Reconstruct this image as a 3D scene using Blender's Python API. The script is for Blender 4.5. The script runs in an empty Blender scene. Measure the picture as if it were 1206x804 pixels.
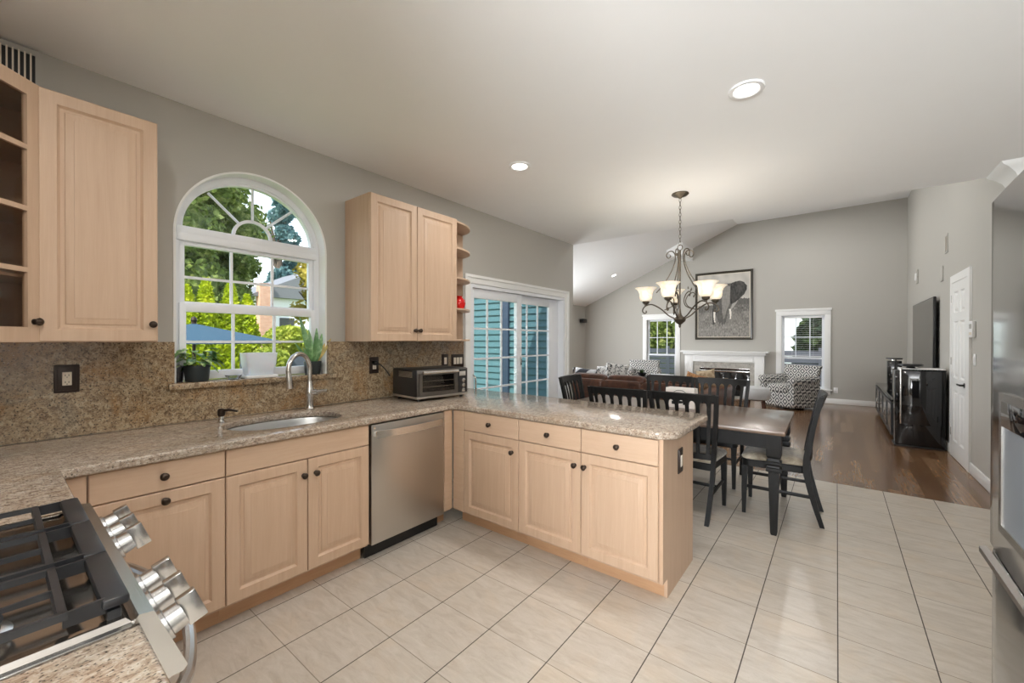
import bpy, bmesh, math, random
from math import sin, cos, pi, radians as R
from mathutils import Vector, Matrix, noise
random.seed(7)
SC = bpy.context.scene
COL = SC.collection

# ------------------------------------------------------------------ camera
CAMPOS = (3.0211, -0.8261, 1.40)
FPX, YAW, PITCH, ROLL = 483.77, 0.6688, -0.004, 0.0011
cam_d = bpy.data.cameras.new('camera'); cam = bpy.data.objects.new('camera', cam_d); COL.objects.link(cam)
cam_d.sensor_fit = 'HORIZONTAL'; cam_d.sensor_width = 36; cam_d.lens = FPX * 36 / 1206
cam_d.clip_start = 0.02; cam_d.clip_end = 300
f_ = Vector((-sin(YAW) * cos(PITCH), cos(YAW) * cos(PITCH), sin(PITCH)))
r0 = Vector((cos(YAW), sin(YAW), 0)); u0 = r0.cross(f_)
r_ = r0 * cos(ROLL) + u0 * sin(ROLL); u_ = -r0 * sin(ROLL) + u0 * cos(ROLL)
m_ = Matrix((r_, u_, -f_)).transposed().to_4x4(); m_.translation = CAMPOS
cam.matrix_world = m_
SC.camera = cam

# ------------------------------------------------------------------ look, world, sun
SC.view_settings.view_transform = 'Standard'; SC.view_settings.look = 'None'
SC.view_settings.gamma = 1.0; SC.view_settings.use_curve_mapping = False
SC.view_settings.exposure = 0.05
SC.cycles.max_bounces = 10; SC.cycles.diffuse_bounces = 6; SC.cycles.glossy_bounces = 4
SC.cycles.transparent_max_bounces = 16; SC.cycles.transmission_bounces = 6
SC.cycles.sample_clamp_indirect = 6.0; SC.cycles.caustics_reflective = False; SC.cycles.caustics_refractive = False
CAN_W = 10.0          # recessed lights, the seen ones and the added ones
HALL_FILL_W = 470.0        # fill lamp in the added hall window behind the camera
SIDE_FILL_W = 150.0        # fill lamp in the added, unseen living room side window
SKY_S = 2.2
W = bpy.data.worlds.new('world'); SC.world = W; W.use_nodes = True
nt = W.node_tree; bg = nt.nodes['Background']
tc = nt.nodes.new('ShaderNodeTexCoord'); sx = nt.nodes.new('ShaderNodeSeparateXYZ'); rp = nt.nodes.new('ShaderNodeValToRGB')
nt.links.new(tc.outputs['Generated'], sx.inputs[0]); nt.links.new(sx.outputs['Z'], rp.inputs[0]); nt.links.new(rp.outputs[0], bg.inputs[0])
rp.color_ramp.elements[0].color = (0.93, 0.95, 1.0, 1); rp.color_ramp.elements[1].color = (0.55, 0.72, 1.0, 1); rp.color_ramp.elements[1].position = 0.8
bg.inputs[1].default_value = SKY_S
sd = bpy.data.lights.new('sun', 'SUN'); sd.energy = 7.0; sd.angle = R(0.6); sd.color = (1.0, 0.95, 0.86)
sun = bpy.data.objects.new('sun', sd); COL.objects.link(sun)
sun.rotation_euler = Vector((-0.28, 0.58, -0.76)).to_track_quat('-Z', 'Y').to_euler()

def area_light(name, loc, direction, sx, sy, watts, color=(1, 1, 1)):
    d = bpy.data.lights.new(name, 'AREA'); d.shape = 'RECTANGLE'; d.size = sx; d.size_y = sy; d.energy = watts; d.color = color
    o = bpy.data.objects.new(name, d); COL.objects.link(o); o.location = loc
    o.rotation_euler = Vector(direction).to_track_quat('-Z', 'Y').to_euler()
    return o
# fill lamps standing in two added, unseen window openings
area_light('hall_fill_light', (3.55, -3.55, 1.55), (0, 0.8, 1.0), 1.3, 1.4, HALL_FILL_W, (0.93, 0.965, 1.0))  # added fill lamp, tilted up to brighten the kitchen ceiling
area_light('side_fill_light', (-3.09, 7.4, 1.4), (1, 0, -0.06), 2.1, 1.4, SIDE_FILL_W, (0.90, 0.95, 1.0))  # added fill lamp for the living room walls and vault
# the openings the sky looks in through (light portals: they only steer sampling of the sky, they emit nothing)
def portal(name, loc, direction, sx, sy):
    o = area_light(name, loc, direction, sx, sy, 1.0); o.data.cycles.is_portal = True
portal('portal_kitchen_window', (-0.20, 0.29, 1.8), (1, 0, 0), 0.95, 1.4)
portal('portal_slider', (-0.20, 3.24, 1.0), (1, 0, 0), 1.95, 1.9)
portal('portal_gable_window', (2.41, 10.83, 1.14), (0, -1, 0), 0.8, 1.66)
portal('portal_gable_window', (-0.79, 10.83, 1.14), (0, -1, 0), 0.8, 1.66)
portal('portal_added_side_window', (-3.30, 7.4, 1.4), (1, 0, 0), 2.2, 1.6)  # portal of the added side window
portal('portal_added_hall_window', (3.55, -3.75, 1.55), (0, 1, 0), 1.3, 1.5)  # portal of the added hall window

# ------------------------------------------------------------------ materials
class NT:
    def __init__(s, name):
        s.m = bpy.data.materials.new(name); s.m.use_nodes = True; s.t = s.m.node_tree
        s.b = s.t.nodes['Principled BSDF']; s.out = s.t.nodes['Material Output']
    def n(s, typ, **k):
        o = s.t.nodes.new(typ)
        for a, v in k.items(): setattr(o, a, v)
        return o
    def put(s, sock, v):
        if hasattr(v, 'is_output'): s.t.links.new(v, sock)
        elif isinstance(v, (tuple, list)) and len(v) == 3 and sock.type == 'RGBA': sock.default_value = (*v, 1)
        else: sock.default_value = v
    def pos(s, scale=(1, 1, 1), rot=(0, 0, 0), loc=(0, 0, 0), kind='Object'):
        tc = s.n('ShaderNodeTexCoord'); mp = s.n('ShaderNodeMapping')
        s.t.links.new(tc.outputs[kind], mp.inputs[0])
        mp.inputs['Scale'].default_value = scale; mp.inputs['Rotation'].default_value = rot; mp.inputs['Location'].default_value = loc
        return mp.outputs[0]
    def noise(s, vec, scale, detail=4, rough=0.55, dist=0.0, col=False):
        o = s.n('ShaderNodeTexNoise'); s.put(o.inputs['Vector'], vec)
        o.inputs['Scale'].default_value = scale; o.inputs['Detail'].default_value = detail
        o.inputs['Roughness'].default_value = rough; o.inputs['Distortion'].default_value = dist
        return o.outputs['Color' if col else 0]
    def voro(s, vec, scale, out='Distance', feature='F1'):
        o = s.n('ShaderNodeTexVoronoi', feature=feature); s.put(o.inputs['Vector'], vec); o.inputs['Scale'].default_value = scale
        return o.outputs[out]
    def math(s, op, a, b=0.0, c=None):
        o = s.n('ShaderNodeMath', operation=op); s.put(o.inputs[0], a); s.put(o.inputs[1], b)
        if c is not None: s.put(o.inputs[2], c)
        return o.outputs[0]
    def mix(s, fac, a, b, mode='MIX'):
        o = s.n('ShaderNodeMix', data_type='RGBA', blend_type=mode)
        s.put(o.inputs[0], fac); s.put(o.inputs[6], a); s.put(o.inputs[7], b)
        return o.outputs[2]
    def ramp(s, fac, stops, interp='LINEAR'):
        o = s.n('ShaderNodeValToRGB'); s.put(o.inputs[0], fac); cr = o.color_ramp; cr.interpolation = interp
        while len(cr.elements) < len(stops): cr.elements.new(0.5)
        for e, (p, c) in zip(cr.elements, stops):
            e.position = p; e.color = (*c, 1) if isinstance(c, (tuple, list)) else (c, c, c, 1)
        return o.outputs[0]
    def xyz(s, vec):
        o = s.n('ShaderNodeSeparateXYZ'); s.put(o.inputs[0], vec); return o.outputs
    def comb(s, x, y, z):
        o = s.n('ShaderNodeCombineXYZ'); s.put(o.inputs[0], x); s.put(o.inputs[1], y); s.put(o.inputs[2], z); return o.outputs[0]
    def bump(s, h, strength=0.2, dist=0.01):
        o = s.n('ShaderNodeBump'); s.put(o.inputs['Height'], h); o.inputs['Strength'].default_value = strength; o.inputs['Distance'].default_value = dist
        s.t.links.new(o.outputs[0], s.b.inputs['Normal'])
    def set(s, **k):
        names = dict(color='Base Color', rough='Roughness', metal='Metallic', spec='Specular IOR Level', coat='Coat Weight', coat_rough='Coat Roughness',
                     emit='Emission Color', emit_s='Emission Strength', trans='Transmission Weight', ior='IOR', aniso='Anisotropic', sub='Subsurface Weight', alpha='Alpha', sheen='Sheen Weight')
        for a, v in k.items(): s.put(s.b.inputs[names[a]], v)
        return s

def plain(name, color, rough=0.5, metal=0.0, var=0.04, vscale=8, **k):
    n = NT(name)
    f = n.noise(n.pos(), vscale, 3)
    lo = tuple(c * (1 - var) for c in color); hi = tuple(min(1, c * (1 + var)) for c in color)
    n.set(color=n.mix(f, lo, hi), rough=rough, metal=metal, **k)
    return n.m

def srgb(r, g, b):
    def c(v):
        v /= 255
        return v / 12.92 if v <= 0.04045 else ((v + 0.055) / 1.055) ** 2.4
    return (c(r), c(g), c(b))

def wood_mat(name, a, b, scale=(18, 18, 1.2), rough=0.4, coat=0.0, contrast=(0.3, 0.7), bump=0.0, spec=0.5):
    n = NT(name); p = n.pos(scale)
    f = n.noise(p, 2.2, 6, 0.6, 0.4); g = n.noise(n.pos((scale[0] * 6, scale[1] * 6, scale[2] * 2)), 3, 2)
    f2 = n.math('ADD', n.math('MULTIPLY', f, 0.75), n.math('MULTIPLY', g, 0.25))
    n.set(color=n.ramp(f2, [(contrast[0], a), (contrast[1], b)]), rough=rough, coat=coat, spec=spec)
    if bump: n.bump(f2, bump, 0.002)
    return n.m

def granite(name, stretch=(1, 1, 1), tones=None, rust=0.5, rough=0.1, scale=34):
    n = NT(name); p = n.pos(stretch)
    dk, md, lt, hi = tones
    base = n.noise(p, scale, 7, 0.74, 0.8)
    c = n.ramp(base, [(0.30, dk), (0.43, md), (0.55, lt), (0.70, hi)])
    big = n.noise(p, 3.0, 4, 0.6, 1.2)
    c = n.mix(n.ramp(big, [(0.50, 0.0), (0.68, rust)]), c, (0.34, 0.185, 0.07))
    big2 = n.noise(n.pos(stretch, loc=(3, 7, 1)), 3.6, 4, 0.6, 1.0)
    c = n.mix(n.ramp(big2, [(0.52, 0.0), (0.70, 0.4)]), c, (0.24, 0.235, 0.19))
    sp = n.noise(n.pos(stretch, loc=(1, 2, 5)), scale * 3.6, 3, 0.6)
    c = n.mix(n.ramp(sp, [(0.57, 0.0), (0.63, 0.9)]), c, (0.03, 0.022, 0.018))
    sp2 = n.noise(n.pos(stretch, loc=(9, 2, 5)), scale * 3.0, 3, 0.6)
    c = n.mix(n.ramp(sp2, [(0.60, 0.0), (0.67, 0.7)]), c, hi)
    n.set(color=c, rough=rough, spec=0.6)
    return n.m

def tile_floor_mat():
    n = NT('floor_tile'); T = 0.33105; tcv = n.pos()
    o = n.xyz(tcv)
    u = n.math('DIVIDE', n.math('SUBTRACT', o[0], 3.03), T); v = n.math('DIVIDE', o[1], T * 0.9987)
    fu = n.math('ABSOLUTE', n.math('SUBTRACT', n.math('FRACT', n.math('ADD', u, 20.0)), 0.5))
    fv = n.math('ABSOLUTE', n.math('SUBTRACT', n.math('FRACT', n.math('ADD', v, 20.0)), 0.5))
    gu = n.math('GREATER_THAN', fu, 0.4925); gv = n.math('GREATER_THAN', fv, 0.4940)
    cell = n.comb(n.math('FLOOR', n.math('ADD', u, 20.0)), n.math('FLOOR', n.math('ADD', v, 20.0)), 0.0)
    wn = n.n('ShaderNodeTexWhiteNoise'); n.put(wn.inputs['Vector'], cell)
    off = n.n('ShaderNodeVectorMath', operation='ADD'); n.put(off.inputs[0], tcv)
    sc = n.n('ShaderNodeVectorMath', operation='SCALE'); n.put(sc.inputs[0], wn.outputs['Color']); sc.inputs['Scale'].default_value = 9.0
    n.put(off.inputs[1], sc.outputs[0])
    mp = n.n('ShaderNodeMapping'); n.put(mp.inputs[0], off.outputs[0]); mp.inputs['Scale'].default_value = (1.0, 3.6, 1)
    st = n.noise(mp.outputs[0], 7, 6, 0.65, 0.8)
    cl = n.noise(off.outputs[0], 3.0, 4, 0.6, 0.6)
    c = n.ramp(st, [(0.25, srgb(174, 163, 149)), (0.5, srgb(190, 181, 169)), (0.78, srgb(203, 195, 185))])
    c = n.mix(n.ramp(cl, [(0.5, 0.0), (0.75, 0.35)]), c, srgb(205, 182, 152))
    fine = n.noise(n.pos(), 140, 3, 0.6)
    c = n.mix(n.ramp(fine, [(0.30, 0.22), (0.44, 0.0)]), c, srgb(160, 142, 122))
    c = n.mix(n.math('MULTIPLY', gv, 0.75), c, srgb(120, 108, 96)); c = n.mix(n.math('MULTIPLY', gu, 0.95), c, srgb(66, 58, 52))
    g = n.math('MAXIMUM', gu, gv)
    n.set(color=c, rough=n.math('ADD', n.math('MULTIPLY', g, 0.5), 0.30), spec=0.45)
    n.bump(n.math('SUBTRACT', 1.0, g), 0.25, 0.004)
    return n.m

def plank_floor_mat():
    n = NT('floor_oak'); tcv = n.pos(); o = n.xyz(tcv); Wd = 0.083
    u = n.math('DIVIDE', o[0], Wd); row = n.math('FLOOR', n.math('ADD', u, 200.0))
    wr = n.n('ShaderNodeTexWhiteNoise', noise_dimensions='1D'); n.put(wr.inputs['W'], row)
    v = n.math('ADD', n.math('DIVIDE', o[1], 0.95), n.math('MULTIPLY', wr.outputs['Value'], 7.0)); cv = n.math('FLOOR', v)
    wn = n.n('ShaderNodeTexWhiteNoise'); n.put(wn.inputs['Vector'], n.comb(row, cv, 0.0))
    gu = n.math('GREATER_THAN', n.math('ABSOLUTE', n.math('SUBTRACT', n.math('FRACT', n.math('ADD', u, 200.0)), 0.5)), 0.485)
    gv = n.math('GREATER_THAN', n.math('ABSOLUTE', n.math('SUBTRACT', n.math('FRACT', v), 0.5)), 0.497)
    gr = n.noise(n.comb(n.math('MULTIPLY', o[0], 30.0), n.math('ADD', n.math('MULTIPLY', o[1], 2.0), n.math('MULTIPLY', wn.outputs['Value'], 30.0)), 0.0), 2.0, 5, 0.6, 0.5)
    c = n.ramp(wn.outputs['Value'], [(0.0, srgb(108, 79, 54)), (0.5, srgb(134, 102, 72)), (1.0, srgb(158, 125, 93))])
    c = n.mix(n.ramp(gr, [(0.3, 0.55), (0.7, 0.0)]), c, srgb(84, 52, 28))
    c = n.mix(n.math('MULTIPLY', n.math('MAXIMUM', gu, gv), 0.6), c, (0.03, 0.018, 0.01))
    n.set(color=c, rough=0.22, spec=0.5, coat=0.2, coat_rough=0.1)
    return n.m

def brushed(name, color=(0.62, 0.60, 0.57), rough=0.28, scale=(1, 1, 300), amt=0.10):
    n = NT(name); f = n.noise(n.pos(scale), 3, 3)
    n.set(color=n.mix(f, tuple(c * 0.93 for c in color), color), metal=1.0, rough=n.math('ADD', n.math('MULTIPLY', f, amt), rough))
    return n.m

def thin_glass(name, tint=(1, 1, 1), refl=1.0):
    n = NT(name); n.t.nodes.remove(n.b)
    tr = n.n('ShaderNodeBsdfTransparent'); tr.inputs[0].default_value = (*tint, 1)
    gl = n.n('ShaderNodeBsdfGlossy'); gl.inputs['Roughness'].default_value = 0.02
    lw = n.n('ShaderNodeLayerWeight'); lw.inputs[0].default_value = 0.5
    fr = n.math('ADD', n.math('MULTIPLY', n.math('POWER', lw.outputs['Facing'], 5.0), 0.7), 0.03)
    mx = n.n('ShaderNodeMixShader')
    n.put(mx.inputs[0], n.math('MULTIPLY', fr, refl)); n.t.links.new(tr.outputs[0], mx.inputs[1]); n.t.links.new(gl.outputs[0], mx.inputs[2])
    n.t.links.new(mx.outputs[0], n.out.inputs[0])
    return n.m

def leaf_mat(name, lo, mid, hi, scale=4.0, trans=0.35):
    n = NT(name); f = n.noise(n.pos(), scale, 5, 0.7)
    c = n.ramp(f, [(0.3, lo), (0.5, mid), (0.7, hi)])
    n.set(color=c, rough=0.55, spec=0.25)
    td = n.n('ShaderNodeBsdfTranslucent'); n.put(td.inputs[0], c)
    mx = n.n('ShaderNodeMixShader'); mx.inputs[0].default_value = trans
    n.t.links.new(n.b.outputs[0], mx.inputs[1]); n.t.links.new(td.outputs[0], mx.inputs[2]); n.t.links.new(mx.outputs[0], n.out.inputs[0])
    return n.m

def fabric_diamond(name):
    n = NT(name); o = n.xyz(n.pos())
    u = n.math('ADD', o[0], n.math('MULTIPLY', o[1], 0.72)); v = n.math('ADD', o[2], n.math('MULTIPLY', o[1], 0.70))
    def tri(s, per): return n.math('ABSOLUTE', n.math('SUBTRACT', n.math('FRACT', n.math('ADD', n.math('DIVIDE', s, per), 30.0)), 0.5))
    d = n.math('ADD', tri(u, 0.17), tri(v, 0.21))
    ring = n.math('FRACT', n.math('MULTIPLY', d, 3.0))
    m = n.math('GREATER_THAN', ring, 0.50)
    nz = n.noise(n.pos(), 120, 2)
    n.set(color=n.mix(m, n.mix(nz, (0.50, 0.49, 0.46), (0.72, 0.71, 0.68)), n.mix(nz, (0.03, 0.032, 0.035), (0.14, 0.14, 0.145))), rough=0.9, spec=0.2)
    n.bump(nz, 0.3, 0.002)
    return n.m

def mottled(name, cols, scale, rough=0.8, detail=5, bump=0.0, **k):
    n = NT(name); f = n.noise(n.pos(), scale, detail, 0.65, 0.5)
    n.set(color=n.ramp(f, cols), rough=rough, **k)
    if bump: n.bump(f, bump, 0.004)
    return n.m

def siding_mat(name, color, pitch=0.115):
    n = NT(name); f = n.noise(n.pos((2, 2, 30)), 3, 3)
    n.set(color=n.mix(f, tuple(c * 0.9 for c in color), color), rough=0.6)
    return n.m

M = {}
M['wall'] = plain('wall_paint', srgb(182, 179, 172), 0.75, var=0.01)
M['ceiling'] = plain('ceiling_paint', srgb(248, 248, 248), 0.85, var=0.008)
M['trim'] = plain('white_trim_paint', srgb(238, 238, 236), 0.4, var=0.01)
M['vinyl'] = plain('white_vinyl', srgb(236, 238, 242), 0.35, var=0.01)
M['tile'] = tile_floor_mat(); M['oak'] = plank_floor_mat()
M['maple'] = wood_mat('maple_wood', srgb(187, 157, 131), srgb(203, 176, 151), (14, 14, 0.9), 0.5, 0.0, (0.25, 0.75))
M['maple_h'] = wood_mat('maple_wood_flat_grain', srgb(187, 157, 131), srgb(203, 176, 151), (0.9, 14, 14), 0.5, 0.0, (0.25, 0.75))
M['maple_dark'] = wood_mat('maple_kick', srgb(186, 146, 112), srgb(202, 164, 128), (0.9, 14, 14), 0.45, 0.0)
M['interior'] = plain('cabinet_interior', srgb(190, 160, 130), 0.6)
M['granite'] = granite('granite_backsplash', (1, 1, 1.0), ((.085, .055, .035), (.23, .155, .09), (.40, .30, .185), (.55, .46, .33)), 0.8, 0.16, 36)
M['granite_top'] = granite('granite_worktop', (1.0, 0.6, 1.0), ((.12, .085, .065), (.30, .22, .165), (.47, .39, .31), (.62, .56, .48)), 0.25, 0.13, 62)
M['steel'] = brushed('brushed_steel', (0.60, 0.57, 0.53), 0.26, (1, 200, 1))
M['steel_v'] = brushed('brushed_steel_fridge', (0.33, 0.33, 0.33), 0.10, (200, 200, 1), 0.03)
M['darksteel'] = brushed('dark_brushed_steel', (0.22, 0.205, 0.19), 0.3, (1, 200, 1))
M['chrome'] = brushed('brushed_nickel', (0.72, 0.70, 0.67), 0.2, (30, 30, 30), 0.05)
M['sinksteel'] = brushed('sink_steel', (0.70, 0.70, 0.70), 0.25, (60, 60, 60), 0.1)
M['rangesteel'] = brushed('range_steel', (0.66, 0.66, 0.66), 0.2, (2, 200, 200), 0.08)
M['castiron'] = plain('cast_iron_enamel', (0.018, 0.019, 0.022), 0.38, 0.0, 0.3, 60, spec=0.6)
M['panblack'] = plain('dark_steel_pan', (0.34, 0.31, 0.28), 0.14, 0.95, 0.1)
M['black'] = plain('black_plastic', (0.012, 0.012, 0.013), 0.35)
M['gloss'] = plain('black_gloss', (0.008, 0.008, 0.009), 0.04, spec=0.6)
M['screen'] = plain('dark_screen', (0.055, 0.052, 0.048), 0.10, spec=1.0)
M['bronze'] = plain('oil_rubbed_bronze', (0.055, 0.038, 0.028), 0.35, 0.8, 0.2, 40)
M['chand'] = plain('aged_bronze', (0.115, 0.095, 0.072), 0.42, 0.75, 0.25, 30)
M['chairblack'] = wood_mat('black_painted_wood', (0.006, 0.006, 0.006), (0.013, 0.0125, 0.012), (14, 14, 2), 0.42, spec=0.28)
M['tablewood'] = wood_mat('table_plank_wood', srgb(74, 56, 44), srgb(118, 96, 78), (1.0, 16, 10), 0.28, 0.1)
M['velvet'] = mottled('seat_velvet', [(0.3, srgb(112, 100, 84)), (0.5, srgb(158, 146, 126)), (0.7, srgb(200, 190, 170))], 9, 0.7, sheen=0.3)
M['leather'] = mottled('brown_leather', [(0.3, srgb(52, 29, 19)), (0.55, srgb(90, 53, 35)), (0.75, srgb(120, 76, 52))], 5, 0.38, 5, 0.1)
M['diamond'] = fabric_diamond('diamond_fabric')
M['bwpillow'] = mottled('black_white_fabric', [(0.42, (0.03, 0.03, 0.035)), (0.50, (0.65, 0.64, 0.62))], 26, 0.9, 3)
M['stripe'] = mottled('dark_light_fabric', [(0.49, (0.035, 0.04, 0.055)), (0.53, (0.7, 0.72, 0.76))], 4.0, 0.8, 1)
M['tan'] = mottled('tan_knit', [(0.3, srgb(132, 108, 84)), (0.6, srgb(196, 178, 150))], 16, 0.95, 4)
M['orange'] = mottled('rust_weave', [(0.35, srgb(110, 62, 34)), (0.6, srgb(200, 152, 104))], 22, 0.95, 4)
M['palecloth'] = plain('pale_blue_grey_cloth', srgb(196, 197, 198), 0.9, var=0.1, vscale=20)
M['white'] = plain('white_plastic', srgb(240, 240, 240), 0.4)
M['ivory'] = plain('ivory_plastic', srgb(226, 216, 200), 0.35)
M['stone'] = mottled('surround_stone', [(0.3, srgb(150, 146, 138)), (0.7, srgb(196, 192, 184))], 14, 0.4)
M['glass'] = thin_glass('window_glass', (0.97, 0.99, 0.98), 0.6)
M['screen_glass'] = thin_glass('door_glass_with_screen', (0.80, 0.83, 0.85), 0.6)
M['cabglass'] = thin_glass('cabinet_glass', (0.86, 0.82, 0.78), 1.0)
M['teal'] = siding_mat('teal_siding', srgb(74, 110, 116))
M['fence'] = siding_mat('grey_fence', srgb(150, 146, 156))
M['potblack'] = plain('dark_green_pot', srgb(44, 52, 54), 0.45)
M['red'] = plain('red_glaze', srgb(214, 30, 26), 0.2)
M['soil'] = plain('soil', (0.03, 0.02, 0.012), 0.95)
M['umbrella'] = plain('blue_canvas', srgb(40, 70, 88), 0.85, var=0.06)
M['grass'] = mottled('lawn', [(0.3, srgb(70, 96, 40)), (0.7, srgb(128, 150, 70))], 3, 0.95)
M['bark'] = mottled('bark', [(0.3, (0.05, 0.035, 0.025)), (0.7, (0.16, 0.12, 0.09))], 12, 0.95)
M['leaf_maple'] = leaf_mat('maple_leaves', srgb(46, 62, 30), srgb(112, 130, 62), srgb(200, 204, 128), 2.6)
M['leaf_arb'] = leaf_mat('arborvitae_leaves', srgb(122, 142, 24), srgb(176, 190, 34), srgb(214, 214, 54), 3.0, 0.3)
M['leaf_gold'] = leaf_mat('golden_leaves', srgb(112, 110, 40), srgb(176, 160, 66), srgb(214, 196, 104), 1.2)
M['leaf_bush'] = leaf_mat('bush_leaves', srgb(98, 120, 40), srgb(160, 170, 62), srgb(208, 206, 100), 3)
M['leaf_dark'] = leaf_mat('evergreen_leaves', srgb(26, 40, 24), srgb(48, 68, 36), srgb(96, 116, 56), 2)
M['leaf_blue'] = leaf_mat('blue_spruce_leaves', srgb(60, 92, 96), srgb(96, 130, 132), srgb(140, 170, 168), 2)
M['leaf_pothos'] = mottled('pothos_leaf', [(0.40, srgb(58, 104, 52)), (0.52, srgb(120, 158, 92)), (0.60, srgb(214, 222, 170))], 28, 0.4)
M['leaf_snake'] = mottled('banded_leaf', [(0.35, srgb(64, 112, 58)), (0.55, srgb(112, 156, 98)), (0.7, srgb(176, 204, 160))], 18, 0.4)
M['leaf_yellow'] = mottled('yellowing_leaf', [(0.35, srgb(150, 140, 70)), (0.6, srgb(206, 176, 96))], 14, 0.45)

def emissive(name, color, strength):
    n = NT(name); n.set(color=color, emit=color, emit_s=strength, rough=0.5); return n.m
M['can_lens'] = emissive('lamp_lens', (1.0, 0.97, 0.92), 6.0)
def shade_mat():
    n = NT('alabaster_shade'); f = n.noise(n.pos(), 14, 4, 0.6, 1.0)
    c = n.ramp(f, [(0.3, srgb(226, 208, 178)), (0.7, srgb(252, 244, 228))])
    n.set(color=c, rough=0.4, emit=c, emit_s=0.55)
    return n.m
M['shade'] = shade_mat()
M['bulb'] = emissive('lamp_bulb', (1.0, 0.93, 0.82), 9.0)

def brick_mat():
    n = NT('chimney_brick'); b = n.n('ShaderNodeTexBrick'); p = n.pos((1, 1, 1))
    o = n.xyz(p); n.put(b.inputs['Vector'], n.comb(n.math('ADD', o[0], o[1]), o[2], 0.0))
    b.inputs['Color1'].default_value = (*srgb(190, 130, 104), 1); b.inputs['Color2'].default_value = (*srgb(214, 160, 134), 1); b.inputs['Mortar'].default_value = (*srgb(220, 205, 190), 1)
    b.inputs['Scale'].default_value = 4.0
    n.set(color=b.outputs[0], rough=0.9); return n.m
M['brick'] = brick_mat()

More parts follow.
